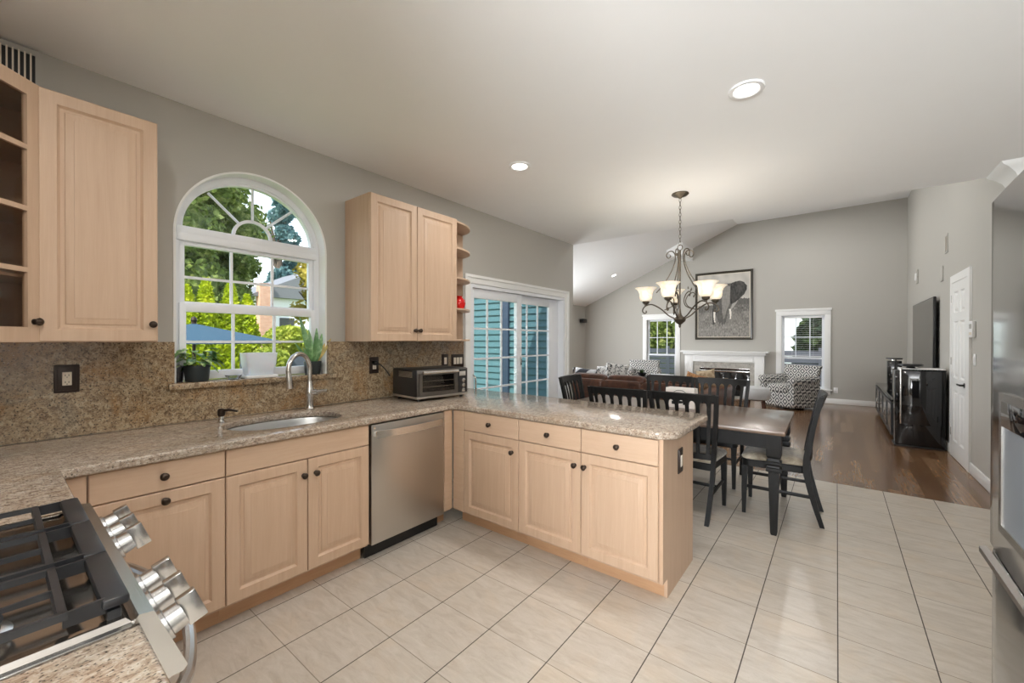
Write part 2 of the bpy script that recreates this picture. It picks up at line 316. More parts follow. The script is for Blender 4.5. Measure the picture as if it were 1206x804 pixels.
# ------------------------------------------------------------------ mesh helpers
class MB:
    def __init__(s): s.bm = bmesh.new()
    def _merge(s, b, mat=None):
        if mat is not None: bmesh.ops.transform(b, matrix=mat, verts=b.verts)
        mp = {v: s.bm.verts.new(v.co) for v in b.verts}
        for f in b.faces:
            try: s.bm.faces.new([mp[v] for v in f.verts])
            except ValueError: pass
        b.free(); return s
    def box(s, x0, y0, z0, x1, y1, z1, bev=0.0, seg=2, mat=None):
        b = bmesh.new(); bmesh.ops.create_cube(b, size=1)
        for v in b.verts:
            v.co = Vector(((x0 + x1) / 2 + v.co.x * (x1 - x0), (y0 + y1) / 2 + v.co.y * (y1 - y0), (z0 + z1) / 2 + v.co.z * (z1 - z0)))
        if bev > 0: bmesh.ops.bevel(b, geom=b.edges[:], offset=min(bev, 0.49 * min(abs(x1 - x0), abs(y1 - y0), abs(z1 - z0))), segments=seg, profile=0.5, affect='EDGES')
        return s._merge(b, mat)
    def rings(s, rings, caps=True, closed=True, loop=False, mat=None):
        b = bmesh.new(); vs = [[b.verts.new(p) for p in r] for r in rings]; n = len(vs[0])
        pairs = list(zip(vs, vs[1:])) + ([(vs[-1], vs[0])] if loop else [])
        for a, c in pairs:
            for i in range(n if closed else n - 1):
                j = (i + 1) % n
                try: b.faces.new((a[i], a[j], c[j], c[i]))
                except ValueError: pass
        if caps and not loop and closed:
            b.faces.new(list(reversed(vs[0]))); b.faces.new(vs[-1])
        bmesh.ops.remove_doubles(b, verts=b.verts, dist=1e-6)
        bmesh.ops.recalc_face_normals(b, faces=b.faces)
        return s._merge(b, mat)
    def lathe(s, prof, n=24, mat=None, caps=True):
        return s.rings([[(max(r, 1e-5) * cos(2 * pi * i / n), max(r, 1e-5) * sin(2 * pi * i / n), z) for i in range(n)] for r, z in prof], caps, mat=mat)
    def tube(s, pts, rad, n=8, closed=False, caps=True, flat=1.0, mat=None):
        pts = [Vector(p) for p in pts]; N = len(pts); rings = []; prev = None
        for i, p in enumerate(pts):
            if closed: t = pts[(i + 1) % N] - pts[i - 1]
            else: t = pts[min(i + 1, N - 1)] - pts[max(i - 1, 0)]
            t.normalize()
            if prev is None:
                a = Vector((0, 0, 1)) if abs(t.z) < 0.9 else Vector((1, 0, 0))
                u = a - t * a.dot(t)
            else: u = prev - t * prev.dot(t)
            u.normalize(); prev = u; w = t.cross(u)
            r = rad[i] if isinstance(rad, (list, tuple)) else rad
            rings.append([p + u * (r * flat * cos(2 * pi * k / n)) + w * (r * sin(2 * pi * k / n)) for k in range(n)])
        return s.rings(rings, caps, loop=closed, mat=mat)
    def cyl(s, p0, p1, r, n=16, r1=None):
        return s.tube([p0, p1], [r, r if r1 is None else r1], n)
    def prism(s, poly, t0, t1, axis='z', bev=0.0, seg=2, mat=None):
        def mk(u, v, t): return {'z': (u, v, t), 'y': (u, t, v), 'x': (t, u, v)}[axis]
        b = bmesh.new(); n = len(poly)
        A = [b.verts.new(mk(u, v, t0)) for u, v in poly]; B = [b.verts.new(mk(u, v, t1)) for u, v in poly]
        fa = b.faces.new(A); fb = b.faces.new(list(reversed(B)))
        for i in range(n):
            j = (i + 1) % n; b.faces.new((A[i], A[j], B[j], B[i]))
        bmesh.ops.recalc_face_normals(b, faces=b.faces)
        if bev > 0:
            eds = [e for e in b.edges if (e.verts[0] in A and e.verts[1] in A) or (e.verts[0] in B and e.verts[1] in B)]
            bmesh.ops.bevel(b, geom=eds, offset=bev, segments=seg, profile=0.5, affect='EDGES')
        return s._merge(b, mat)
    def sphere(s, c, r, n=16, sc=(1, 1, 1)):
        m = n // 2
        return s.lathe([(r * sin(pi * k / m), -r * cos(pi * k / m)) for k in range(m + 1)], n, Matrix.Translation(c) @ Matrix.Diagonal((*sc, 1)))
    def soft(s, x0, y0, z0, x1, y1, z1, puff=0.03, n=10, bev=0.03, e=4.0):
        """a cushion: superellipsoid-like box"""
        cx, cy, cz = (x0 + x1) / 2, (y0 + y1) / 2, (z0 + z1) / 2; hx, hy, hz = (x1 - x0) / 2, (y1 - y0) / 2, (z1 - z0) / 2
        b = bmesh.new(); bmesh.ops.create_cube(b, size=2); bmesh.ops.subdivide_edges(b, edges=b.edges[:], cuts=n, use_grid_fill=True)
        for v in b.verts:
            p = v.co; l = (abs(p.x) ** e + abs(p.y) ** e + abs(p.z) ** e) ** (1 / e)
            q = p / l
            v.co = Vector((cx + q.x * hx, cy + q.y * hy, cz + q.z * hz))
        return s._merge(b)
    def build(s, name, mat, parent=None, loc=None, rotz=0.0, smooth=35):
        me = bpy.data.meshes.new(name); s.bm.normal_update(); s.bm.to_mesh(me); s.bm.free()
        o = bpy.data.objects.new(name, me); COL.objects.link(o); me.materials.append(mat)
        if smooth:
            for p in me.polygons: p.use_smooth = True
            me.set_sharp_from_angle(angle=R(smooth))
        if parent: o.parent = parent
        if loc: o.location = loc
        if rotz: o.rotation_euler = (0, 0, rotz)
        return o

def mesh_obj(name, verts, faces, mat, parent=None, smooth=False):
    me = bpy.data.meshes.new(name); me.from_pydata(verts, [], faces); me.update()
    o = bpy.data.objects.new(name, me); COL.objects.link(o); me.materials.append(mat)
    if smooth:
        for p in me.polygons: p.use_smooth = True
    if parent: o.parent = parent
    return o

def tag(o, label, cat=None, group=None, kind=None):
    o['label'] = label
    if cat: o['category'] = cat
    if group: o['group'] = group
    if kind: o['kind'] = kind
    return o
def thing(name, label, cat, loc=(0, 0, 0), rotz=0.0, group=None):
    o = bpy.data.objects.new(name, None); COL.objects.link(o); o.empty_display_size = 0.1
    o.location = loc; o.rotation_euler = (0, 0, rotz)
    return tag(o, label, cat, group)
def struct(o, label, cat): return tag(o, label, cat, kind='structure')
def dup(root, loc=None, rotz=None, label=None, name=None):
    r = root.copy(); COL.objects.link(r)
    if loc is not None: r.location = loc
    if rotz is not None: r.rotation_euler = (0, 0, rotz)
    if label: r['label'] = label
    for ch in list(root.children):
        c = ch.copy(); COL.objects.link(c); c.parent = r
        for g in list(ch.children):
            d = g.copy(); COL.objects.link(d); d.parent = c
    return r
def part_label(o, t): o['label'] = t; return o

def spline(pts, n=8):
    """Catmull-Rom through points"""
    P = [Vector(p) for p in pts]; P = [2 * P[0] - P[1]] + P + [2 * P[-1] - P[-2]]; out = []
    for i in range(1, len(P) - 2):
        for k in range(n):
            t = k / n; a, b, c, d = P[i - 1], P[i], P[i + 1], P[i + 2]
            out.append(0.5 * ((2 * b) + (c - a) * t + (2 * a - 5 * b + 4 * c - d) * t * t + (3 * b - a - 3 * c + d) * t ** 3))
    out.append(P[-2]); return out

# ------------------------------------------------------------------ room shell
def wall_cells(us, zs, holes, fmap, t):
    """grid wall in (u,z), cells whose centre is in a hole are left out; t = thickness"""
    b = bmesh.new(); vd = {}
    def V(u, z, k):
        key = (round(u, 5), round(z, 5), k)
        if key not in vd: vd[key] = b.verts.new(fmap(u, z, t if k else 0.0))
        return vd[key]
    def solid(i, j):
        if i < 0 or j < 0 or i >= len(us) - 1 or j >= len(zs) - 1: return False
        cu, cz = (us[i] + us[i + 1]) / 2, (zs[j] + zs[j + 1]) / 2
        return not any(h[0] < cu < h[1] and h[2] < cz < h[3] for h in holes)
    for i in range(len(us) - 1):
        for j in range(len(zs) - 1):
            if not solid(i, j): continue
            a, c, d, e = us[i], us[i + 1], zs[j], zs[j + 1]
            for k in (0, 1): b.faces.new([V(a, d, k), V(c, d, k), V(c, e, k), V(a, e, k)])
            for (ni, nj, p, q) in ((i - 1, j, (a, d), (a, e)), (i + 1, j, (c, d), (c, e)), (i, j - 1, (a, d), (c, d)), (i, j + 1, (a, e), (c, e))):
                if not solid(ni, nj): b.faces.new([V(*p, 0), V(*q, 0), V(*q, 1), V(*p, 1)])
    bmesh.ops.recalc_face_normals(b, faces=b.faces)
    m = MB(); m._merge(b); return m

CZ = 2.79; KY = 4.453; RX = 4.14; FY = 10.65; LX = -3.13
AY0, AY1, AZ0, AZS = -0.17, 0.742, 1.11, 2.04; AC = (AY0 + AY1) / 2; AR = (AY1 - AY0) / 2
WX = -0.012
# window wall, with the arch and the sliding door opening
wm = wall_cells([-1.5, AY0, AY1, 2.29, 4.20, KY], [0, AZ0, 1.99, AZS, CZ + 0.05],
                [(AY0, AY1, AZ0, 9), (2.29, 4.20, 0, 1.99)], lambda u, z, t: (WX - t, u, z), 0.17)
NA = 40
arc = [(AC - AR * cos(pi * i / NA), AZS + AR * sin(pi * i / NA)) for i in range(NA + 1)]
wm.prism(arc + [(AY1, CZ + 0.05), (AY0, CZ + 0.05)], WX, WX - 0.17, axis='x')
bmesh.ops.remove_doubles(wm.bm, verts=wm.bm.verts, dist=1e-4)
struct(wm.build('wall_left', M['wall'], smooth=0), 'long greige kitchen wall with arched window and sliding door', 'wall')
struct(MB().box(WX, -1.50, 0, 2.62, -1.32, CZ + .05).build('wall_back', M['wall'], smooth=0), 'greige wall behind the range', 'wall')
w = wall_cells([2.45, 2.9, 4.2, 4.55], [0, 0.8, 2.3, CZ + .05], [(2.9, 4.2, 0.8, 2.3)], lambda u, z, t: (u, -3.6 - t, z), 0.15)  # opening cut for the added hall window
struct(w.build('wall_hall', M['wall'], smooth=0), 'greige hall wall with an added window opening behind the kitchen', 'wall')
struct(MB().box(2.45, -3.6, 0, 2.62, -1.5, CZ + .05).build('wall_hall_side', M['wall'], smooth=0), 'greige side wall of the hall', 'wall')
struct(MB().box(4.35, -3.75, 0, 4.5, 4.15, CZ + .05).build('wall_kitchen_right', M['wall'], smooth=0), 'greige wall behind the refrigerator', 'wall')
struct(MB().box(RX, 4.15, 0, RX + 0.36, FY + 0.15, 4.6).build('wall_right', M['wall'], smooth=0), 'tall greige living room wall with white door and television', 'wall')
w = wall_cells([LX - .15, -1.19, -0.39, 2.01, 2.81, RX + .1], [0, 0.31, 1.965, 4.6], [(-1.19, -0.39, .31, 1.965), (2.01, 2.81, .31, 1.965)], lambda u, z, t: (u, FY + t, z), 0.16)
struct(w.build('wall_far', M['wall'], smooth=0), 'tall greige gable wall with fireplace and two windows', 'wall')
w = wall_cells([KY, 6.3, 8.5, FY + .1], [0, 0.6, 2.2, 2.75], [(6.3, 8.5, .6, 2.2)], lambda u, z, t: (LX - t, u, z), 0.15)  # opening cut for the added side window
struct(w.build('wall_living_left', M['wall'], smooth=0), 'greige side wall of the living room behind the sofa', 'wall')
struct(MB().box(LX - .15, KY - 0.03, -0.4, WX - .171, KY + 0.12, 4.6).build('wall_front', M['wall'], smooth=0), 'living room wall beside the sliding door', 'wall')
struct(MB().box(WX - .17, KY + 0.001, CZ + .121, RX + .2, KY + 0.10, 4.6).build('wall_upper', M['wall'], smooth=0), 'wall closing the vault above the kitchen ceiling', 'wall')
struct(MB().box(WX - .1, -3.6, CZ, 4.45, KY, CZ + .12).build('ceiling', M['ceiling'], smooth=0), 'flat white kitchen ceiling with recessed lights', 'ceiling')
SL = (4.27 - 2.437) / (1.08 - LX)
struct(MB().prism([(LX - .15, 2.437 - .15 * SL), (1.08, 4.27), (RX + .1, 4.285), (RX + .1, 4.45), (1.0, 4.45), (LX - .15, 2.62)], KY + .11, FY + .1, axis='y').build('ceiling_vault', M['ceiling'], smooth=0), 'white vaulted living room ceiling sloping down to one side', 'ceiling')
struct(MB().prism([(-0.36, 3.640), (-0.20, 3.492), (0.035, 3.492), (0.035, 3.85), (0.0, 3.87)], FY - .95, FY - .001, axis='y').build('soffit_trim_1', M['ceiling'], smooth=0), 'white boxed soffit under the sloping ceiling', 'soffit')
struct(MB().box(WX - .1, -3.6, -0.1, 4.45, 4.29, 0).build('floor', M['tile'], smooth=0), 'beige square tile floor of the kitchen and dining area', 'floor')
struct(MB().box(LX, 4.29, -0.1, RX + .05, FY + .1, -0.002).build('floor_wood', M['oak'], smooth=0), 'brown oak plank floor of the living room', 'floor')

# baseboards
def baseboard(name, x0, y0, x1, y1, label):
    struct(MB().box(x0, y0, 0, x1, y1, 0.115, 0.004).build(name, M['trim']), label, 'baseboard')
baseboard('baseboard_right', RX - .016, 4.15, RX, 5.56, 'white baseboard between the tile edge and the white door')
baseboard('baseboard_right_far', RX - .016, 6.52, RX, FY, 'white baseboard behind the television stand')
baseboard('baseboard_far', 1.80, FY - .016, RX - .016, FY, 'white baseboard on the gable wall beside the fireplace')
baseboard('baseboard_far_left', LX, FY - .016, -0.25, FY, 'white baseboard on the gable wall behind the sofa')
# crown moulding round the end of the right wall
cr = [(0.0, 0.0), (0.0, 0.11), (0.012, 0.11), (0.03, 0.075), (0.075, 0.035), (0.105, 0.02), (0.12, 0.0)]
rings = []
for (bx, by, dx, dy) in ((RX, KY, -1, 0), (RX, 4.15, -1, -1), (4.35, 4.15, 0, -1)):
    rings.append([(bx + dx * a, by + dy * a, CZ - h) for a, h in cr])
struct(MB().rings(rings).build('trim_1', M['trim']), 'white crown moulding at the top of the wall end by the refrigerator', 'trim')

# ---- kitchen arched window
win = struct(bpy.data.objects.new('window_1', None), 'arched white kitchen window over the sink', 'window'); COL.objects.link(win)
def arch_band(r0, r1, zs0, x0, x1, yc=AC, zc=AZS, n=48):
    """half ring in the (y,z) plane with legs down to zs0"""
    rg = []
    pts = [(-1, None)] + [(None, pi * i / n) for i in range(n + 1)] + [(1, None)]
    for s_, a in pts:
        if a is None:
            o = [(yc + s_ * r1, zs0), (yc + s_ * r0, zs0)]
        else:
            o = [(yc - r1 * cos(a), zc + r1 * sin(a)), (yc - r0 * cos(a), zc + r0 * sin(a))]
        (ya, za), (yb, zb) = o
        rg.append([(x0, ya, za), (x1, ya, za), (x1, yb, zb), (x0, yb, zb)])
    return rg
MB().rings(arch_band(AR - .010, AR + .002, AZ0 + .03, WX - .165, WX + .004)).build('reveal', M['trim'], win)
m = MB(); m.rings(arch_band(AR - .048, AR - .009, AZ0 + .035, -0.165, -0.105))
m.build('frame', M['vinyl'], win)
# arch sash rim
m = MB(); m.rings([[(x, AC - r * cos(pi * i / 48), AZS + .05 + (r * sin(pi * i / 48)) * (AR - .052 - .05) / (AR - .052)) for (x, r) in ((-0.155, AR - .046), (-0.115, AR - .046), (-0.115, AR - .066), (-0.155, AR - .066))] for i in range(49)])
m.build('arch_rim', M['vinyl'], win)
m = MB(); m.box(-.158, AC - AR + .030, 2.004, -.095, AC + AR - .030, 2.05, .006); m.box(-.155, AC - AR + .032, 2.045, -.100, AC + AR - .032, 2.095, .006)
m.build('transom_bar', M['vinyl'], win)
GY0, GY1 = AC - AR + .058, AC + AR - .058
def sash(z0, z1, xp, name, mz, rail0, rail1):
    s = MB(); a, b = AC - AR + .044, AC + AR - .044
    s.box(xp - .018, a, z0, xp + .018, a + .034, z1, .004); s.box(xp - .018, b - .034, z0, xp + .018, b, z1, .004)
    s.box(xp - .0172, a + .003, z0 + .001, xp + .0172, b - .003, z0 + rail0, .004); s.box(xp - .0172, a + .003, z1 - rail1, xp + .0172, b - .003, z1 - .001, .004)
    so = s.build(name, M['vinyl'], win)
    g = MB()
    for k in (1, 2):
        yy = GY0 + .02 + (GY1 - GY0 - .04) * k / 3; g.box(xp - .006, yy - .008, z0 + .01, xp + .008, yy + .008, z1 - .01)
    g.box(xp - .0055, a + .01, mz - .008, xp + .0075, b - .01, mz + .008)
    g.build('muntin', M['vinyl'], so)
    MB().box(xp - .002, a + .02, z0 + .01, xp + .002, b - .02, z1 - .01).build('pane', M['glass'], so, smooth=0)
sash(1.60, 2.01, -.140, 'upper_sash', 1.785, .035, .03)
sash(1.15, 1.625, -.108, 'lower_sash', 1.385, .055, .055)
m = MB(); zc = 2.092; hr = .115; ro = .40
m.rings([[(x, AC - r * cos(pi * i / 24), zc + r * sin(pi * i / 24)) for (x, r) in ((-.142, hr + .01), (-.128, hr + .01), (-.128, hr - .01), (-.142, hr - .01))] for i in range(25)])
for a in (47, 90, 133):
    L_ = .345 if a != 90 else .352
    m.tube([(-.135, AC - hr * cos(R(a)), zc + hr * sin(R(a))), (-.135, AC - (L_ + .03) * cos(R(a)), zc + L_ * sin(R(a)) * .97)], .009, 4)
m.build('fan_muntin', M['vinyl'], win)
m = MB(); m.prism([(AC - (AR - .05) * cos(pi * i / 40), AZS + .03 + (AR - .085) * sin(pi * i / 40)) for i in range(41)], -.150, -.146, axis='x')
m.build('fan_pane', M['glass'], win, smooth=0)

# ---- sliding patio door
sl = struct(bpy.data.objects.new('door_1', None), 'white sliding patio door with grid panes beside the dining table', 'sliding door'); COL.objects.link(sl)
m = MB()
rg = []
def u_frame(y0, y1, z1, w, x0, x1, z0=0.0):
    return [[(x0, a, b), (x1, a, b), (x1, c, d), (x0, c, d)] for (a, b, c, d) in ((y0, z0, y0 + w, z0), (y0, z1, y0 + w, z1 - w), (y1, z1, y1 - w, z1 - w), (y1, z0, y1 - w, z0))]
m.rings(u_frame(2.206, 4.288, 2.082, .085, WX, WX + .02)); m.build('casing', M['trim'], sl, smooth=0)
MB().rings(u_frame(2.20, 4.294, 2.088, .03, WX, WX + .032)).build('casing_bead', M['trim'], sl, smooth=0)
MB().rings(u_frame(2.290, 4.20, 1.992, .035, -.18, -.0)).build('jamb', M['vinyl'], sl, smooth=0)
def slider_panel(y0, y1, xp, name, gy0, gy1, vs, glassm):
    s = MB(); z0, z1 = .02, 1.955; gz0, gz1 = .20, 1.852
    s.box(xp - .02, y0, z0, xp + .02, gy0, z1, .004); s.box(xp - .02, gy1, z0, xp + .02, y1, z1, .004)
    s.box(xp - .0198, y0 + .01, z0, xp + .0198, y1 - .01, gz0, .004); s.box(xp - .0198, y0 + .01, gz1, xp + .0198, y1 - .01, z1, .004)
    p = s.build(name, M['vinyl'], sl)
    g = MB()
    for y in vs: g.box(xp - .007, y - .010, gz0 - .01, xp + .010, y + .010, gz1 + .01)
    for k in range(1, 5):
        z = gz1 - .330 * k; g.box(xp - .0065, gy0 - .005, z - .010, xp + .0095, gy1 + .005, z + .010)
    g.build('muntin', M['vinyl'], p)
    MB().box(xp - .003, gy0 - .01, gz0 - .01, xp + .001, gy1 + .01, gz1 + .01).build('pane', glassm, p, smooth=0)
    return p
pA = slider_panel(2.322, 3.235, -.055, 'sliding_panel', 2.385, 3.135, (2.612, 2.858), M['glass'])
pB = slider_panel(3.19, 4.168, -.105, 'fixed_panel', 3.275, 3.925, (3.43, 3.668), M['screen_glass'])
h = MB(); h.tube(spline([(-.035, 2.352, .77), (.012, 2.352, .80), (.02, 2.352, .90), (.012, 2.352, 1.0), (-.035, 2.352, 1.03)], 6), .009, 8)
h.build('handle', M['chrome'], pA)
MB().box(-.035, 3.205, 1.09, -.025, 3.228, 1.19, .003).build('latch', M['chrome'], pA)

# ---- gable windows
def gable_window(n, x0, x1, label, blinds):
    w = struct(bpy.data.objects.new('window_%d' % n, None), label, 'window'); COL.objects.link(w)
    z0, z1 = .31, 1.965
    m = MB()
    m.box(x0 - .11, FY - .022, .20, x0, FY, z1, .004); m.box(x1, FY - .022, .20, x1 + .11, FY, z1, .004)
    m.box(x0 - .11, FY - .0225, z1, x1 + .11, FY, z1 + .11, .004); m.box(x0 - .13, FY - .035, z1 + .10, x1 + .13, FY, z1 + .15, .006)
    m.box(x0 - .14, FY - .06, z0 - .03, x1 + .14, FY, z0, .006); m.box(x0 - .11, FY - .02, z0 - .12, x1 + .11, FY, z0 - .028, .004)
    m.build('casing', M['trim'], w)
    m = MB(); zm = .99
    for (a, b, yy) in ((zm - .02, z1, .09), (z0, zm + .025, .055)):
        m.box(x0, FY + yy - .015, a, x0 + .05, FY + yy + .015, b); m.box(x1 - .05, FY + yy - .015, a, x1, FY + yy + .015, b)
        m.box(x0, FY + yy - .0148, a, x1, FY + yy + .0148, a + .045); m.box(x0, FY + yy - .0148, b - .045, x1, FY + yy + .0148, b)
    m.build('frame', M['vinyl'], w)
    m = MB()
    for k in (1, 2):
        x = x0 + (x1 - x0) * k / 3; m.box(x - .009, FY + .08, zm, x + .009, FY + .10, z1 - .02)
    m.box(x0 + .02, FY + .081, 1.46, x1 - .02, FY + .099, 1.478)
    m.build('muntin', M['vinyl'], w)
    MB().box(x0 + .02, FY + .088, zm, x1 - .02, FY + .091, z1 - .02).build('pane', M['glass'], w, smooth=0)
    MB().box(x0 + .02, FY + .053, z0 + .02, x1 - .02, FY + .056, zm).build('pane', M['glass'], w, smooth=0)
    if blinds:
        m = MB(); k = 0; z = 1.90
        while z > 1.05:
            m.box(x0 + .055, FY + .012, z, x1 - .055, FY + .040, z + .0028, mat=None); z -= .046
        m.box(x0 + .052, FY + .005, 1.905, x1 - .052, FY + .045, 1.945)
        for xx in (x0 + .2, x1 - .2): m.box(xx - .0012, FY + .0255, 1.03, xx + .0012, FY + .028, 1.92)
        m.box(x0 + .055, FY + .012, 1.03, x1 - .055, FY + .040, 1.045)
        m.build('blind_slats', M['white'], w, smooth=0)
    return w
gable_window(2, -1.19, -0.39, 'gable window with clear panes between sofa and fireplace', False)
gable_window(3, 2.01, 2.81, 'gable window with half lowered white blinds behind the armchair', True)
struct(wall_cells([2.9, 2.95, 3.525, 3.575, 4.15, 4.2], [.8, .85, 1.53, 1.57, 2.25, 2.3], [(2.95, 3.525, .85, 1.53), (2.95, 3.525, 1.57, 2.25), (3.575, 4.15, .85, 1.53), (3.575, 4.15, 1.57, 2.25)], lambda u, z, t: (u, -3.65 - t, z), .05).build('window_4', M['vinyl'], smooth=0), 'added unseen white hall window behind the kitchen, for fill light', 'window')  # window added out of view to hold the hall fill lamp
struct(wall_cells([6.3, 6.35, 7.38, 7.42, 8.45, 8.5], [.6, .65, 2.15, 2.2], [(6.35, 7.38, .65, 2.15), (7.42, 8.45, .65, 2.15)], lambda u, z, t: (LX - .05 - t, u, z), .05).build('window_5', M['vinyl'], smooth=0), 'added unseen white side window of the living room, for fill light', 'window')  # window added out of view to hold the side fill lamp

# ---- panel door in the right wall
dr = struct(bpy.data.objects.new('door_2', None), 'white panelled closet door with black lever in the right wall', 'door'); COL.objects.link(dr)
D0, D1, DH = 5.66, 6.42, 2.09
m = MB(); m.rings([[(RX - .022, a, b), (RX, a, b), (RX, c, d), (RX - .022, c, d)] for (a, b, c, d) in ((D0 - .09, 0, D0, 0), (D0 - .09, DH + .09, D0, DH), (D1 + .09, DH + .09, D1, DH), (D1 + .09, 0, D1, 0))])
m.build('casing', M['trim'], dr, smooth=0)
def nested(loops):
    """rings of nested rectangles (x0,z0,x1,z1,y)"""
    return [[(a, y, b), (c, y, b), (c, y, d), (a, y, d)] for a, b, c, d, y in loops]
def panel_door_leaf(W_, H_, cells, t=.02):
    """leaf with sunk raised panels; front at y=-t"""
    m = MB(); xs = sorted({0, W_} | {c[0] for c in cells} | {c[2] for c in cells}); zs = sorted({0, H_} | {c[1] for c in cells} | {c[3] for c in cells})
    b = wall_cells(xs, zs, [(c[0], c[2], c[1], c[3]) for c in cells], lambda u, z, tt: (u, -tt, z), t)
    m._merge(b.bm)
    for a, z, c, d in cells:
        m.rings(nested([(a, z, c, d, -t), (a + .014, z + .014, c - .014, d - .014, -t + .012), (a + .03, z + .03, c - .03, d - .03, -t + .012), (a + .045, z + .045, c - .045, d - .045, -t + .003)]), caps=False)
        b2 = bmesh.new(); vv = [b2.verts.new((x, -t + .003, zz)) for x, zz in ((a + .045, z + .045), (c - .045, z + .045), (c - .045, d - .045), (a + .045, d - .045))]; b2.faces.new(vv); m._merge(b2)
    return m
W_, H_ = D1 - D0 - .01, DH - .01
c0, c1 = .11, W_ / 2 - .05; c2, c3 = W_ / 2 + .05, W_ - .11
cells = [(a, z, b, d) for (a, b) in ((c0, c1), (c2, c3)) for (z, d) in ((.20, .80), (.95, 1.62), (1.72, 1.97))]
lf = panel_door_leaf(W_, H_, cells, .02).build('leaf', M['trim'], dr, loc=(RX - .001, D1 - .005, .005), rotz=R(-90), smooth=0)
m = MB(); m.cyl((.66, -.02, .90), (.66, -.06, .90), .011); m.cyl((.66, -.022, .90), (.66, -.026, .90), .028, 20); m.tube([(.66, -.058, .90), (.60, -.060, .902), (.53, -.055, .90)], .010, 8)
m.build('lever_handle', M['black'], lf)
for z in (.25, 1.1, 1.85): MB().box(-.010, -.026, z, .008, -.019, z + .09).build('hinge', M['chrome'], lf)

# ------------------------------------------------------------------ outlets, switches, vents on the walls
def wallplate(name, label, cat, loc, rotz, w, h, rockers, plate, ins, group=None, outlet=False):
    """local: face towards -Y, centred"""
    t = thing(name, label, cat, loc, rotz, group)
    MB().box(-w / 2, -.007, -h / 2, w / 2, 0, h / 2, .003).build('plate', plate, t)
    MB().box(-w / 2 + .012, -.010, -h / 2 + .012, w / 2 - .012, -.006, h / 2 - .012, .002).build('plate_rim', plate, t)
    for k in range(rockers):
        x = (k - (rockers - 1) / 2) * .042
        r = MB().box(x - .0165, -.0135, -.033, x + .0165, -.009, .033, .002).build('receptacle' if outlet else 'rocker', ins, t)
        if outlet:
            s = MB()
            for zz in (-.017, .017):
                for xx in (-.006, .006): s.box(x + xx - .0012, -.0140, zz - .004, x + xx + .0012, -.0130, zz + .005)
                s.cyl((x, -.0130, zz - .009), (x, -.0140, zz - .009), .0022, 8)
            s.build('socket_slots', M['black'], r)
    return t
PX = R(90)
BR = plain('dark_bronze_plate', (0.035, 0.022, 0.017), 0.4, 0.3)
wallplate('outlet', 'dark bronze outlet on the granite under the upper cabinet', 'outlet', (.0205, -.597, 1.205), PX, .088, .138, 1, BR, M['ivory'], 'bronze wall plates', True)
wallplate('outlet', 'dark bronze outlet with the toaster oven plugged in', 'outlet', (.0205, 1.128, 1.19), PX, .085, .135, 1, BR, M['ivory'], 'bronze wall plates', True)
wallplate('light_switch', 'single dark bronze switch plate behind the toaster oven', 'switch', (.0205, 1.912, 1.195), PX, .082, .130, 1, BR, M['ivory'], 'bronze wall plates')
wallplate('light_switch', 'triple dark bronze switch plate beside the sliding door', 'switch', (.0205, 2.080, 1.190), PX, .168, .130, 3, BR, M['ivory'], 'bronze wall plates')
wallplate('outlet', 'white outlet on the gable wall beside the blinded window', 'outlet', (3.01, FY - .001, .30), 0, .075, .12, 1, M['white'], M['white'], None, True)
wallplate('light_switch', 'white switch under the thermostat beside the closet door', 'switch', (RX - .001, 5.43, 1.20), R(-90), .075, .12, 1, M['white'], M['white'])
t = thing('thermostat', 'white boxy thermostat on the wall beside the closet door', 'thermostat', (RX - .001, 5.48, 1.515), R(-90))
MB().box(-.07, -.028, -.085, .07, 0, .085, .006).build('case', M['white'], t)
MB().box(-.045, -.030, .005, .045, -.027, .055, .002).build('display', M['stone'], t)
MB().box(-.05, -.031, -.06, .05, -.027, -.03, .003).build('button_bar', M['ivory'], t)
def register(name, label, loc, rotz, w, h, n, vertical=True, dark=True):
    t = thing(name, label, 'air vent', loc, rotz)
    m = wall_cells([-w / 2, -w / 2 + .025, w / 2 - .025, w / 2], [-h / 2, -h / 2 + .025, h / 2 - .025, h / 2], [(-w / 2 + .025, w / 2 - .025, -h / 2 + .025, h / 2 - .025)], lambda u, z, tt: (u, -tt, z), .008)
    m.build('frame', M['wall'], t, smooth=0)
    MB().box(-w / 2 + .02, -.003, -h / 2 + .02, w / 2 - .02, -.001, h / 2 - .02).build('duct_back', M['black'], t, smooth=0)
    m = MB()
    for k in range(n):
        if vertical: x = -w / 2 + .03 + (w - .06) * (k + .5) / n; m.box(x - .003, -.009, -h / 2 + .02, x + .003, -.002, h / 2 - .02)
        else: z = -h / 2 + .03 + (h - .06) * (k + .5) / n; m.box(-w / 2 + .02, -.009, z - .003, w / 2 - .02, -.002, z + .003)
    m.build('louver', M['ivory'], t, smooth=0)
register('air_vent', 'wall vent with upright louvres above the glass door cabinet', (.0, -.90, 2.685), PX, .46, .19, 22)
register('air_vent', 'small white vent high above the closet door', (RX - .001, 6.85, 2.655), R(-90), .16, .24, 9, False)
tag(MB().box(RX - .012, 7.06, 2.20, RX, 7.21, 2.40, .003).build('blank_plate', M['wall']), 'small blank wall plate below the high vent', 'wall plate')
t = thing('wall_plate', 'small grey plate high on the wall above the television', 'wall plate', (RX, 9.29, 2.52))
MB().box(-.02, -.09, -.12, 0, .09, .12, .004).build('plate', M['stone'], t); MB().box(-.035, -.05, -.06, -.018, .05, .06, .004).build('cover', M['white'], t)
t = thing('wall_speaker', 'small black speaker on a bracket high in the living room corner', 'speaker', (LX, 10.35, 1.98))
MB().box(.03, -.12, -.06, .16, .12, .06, .012).build('case', M['black'], t); MB().cyl((0, 0, 0), (.05, 0, 0), .02).build('bracket', M['black'], t)
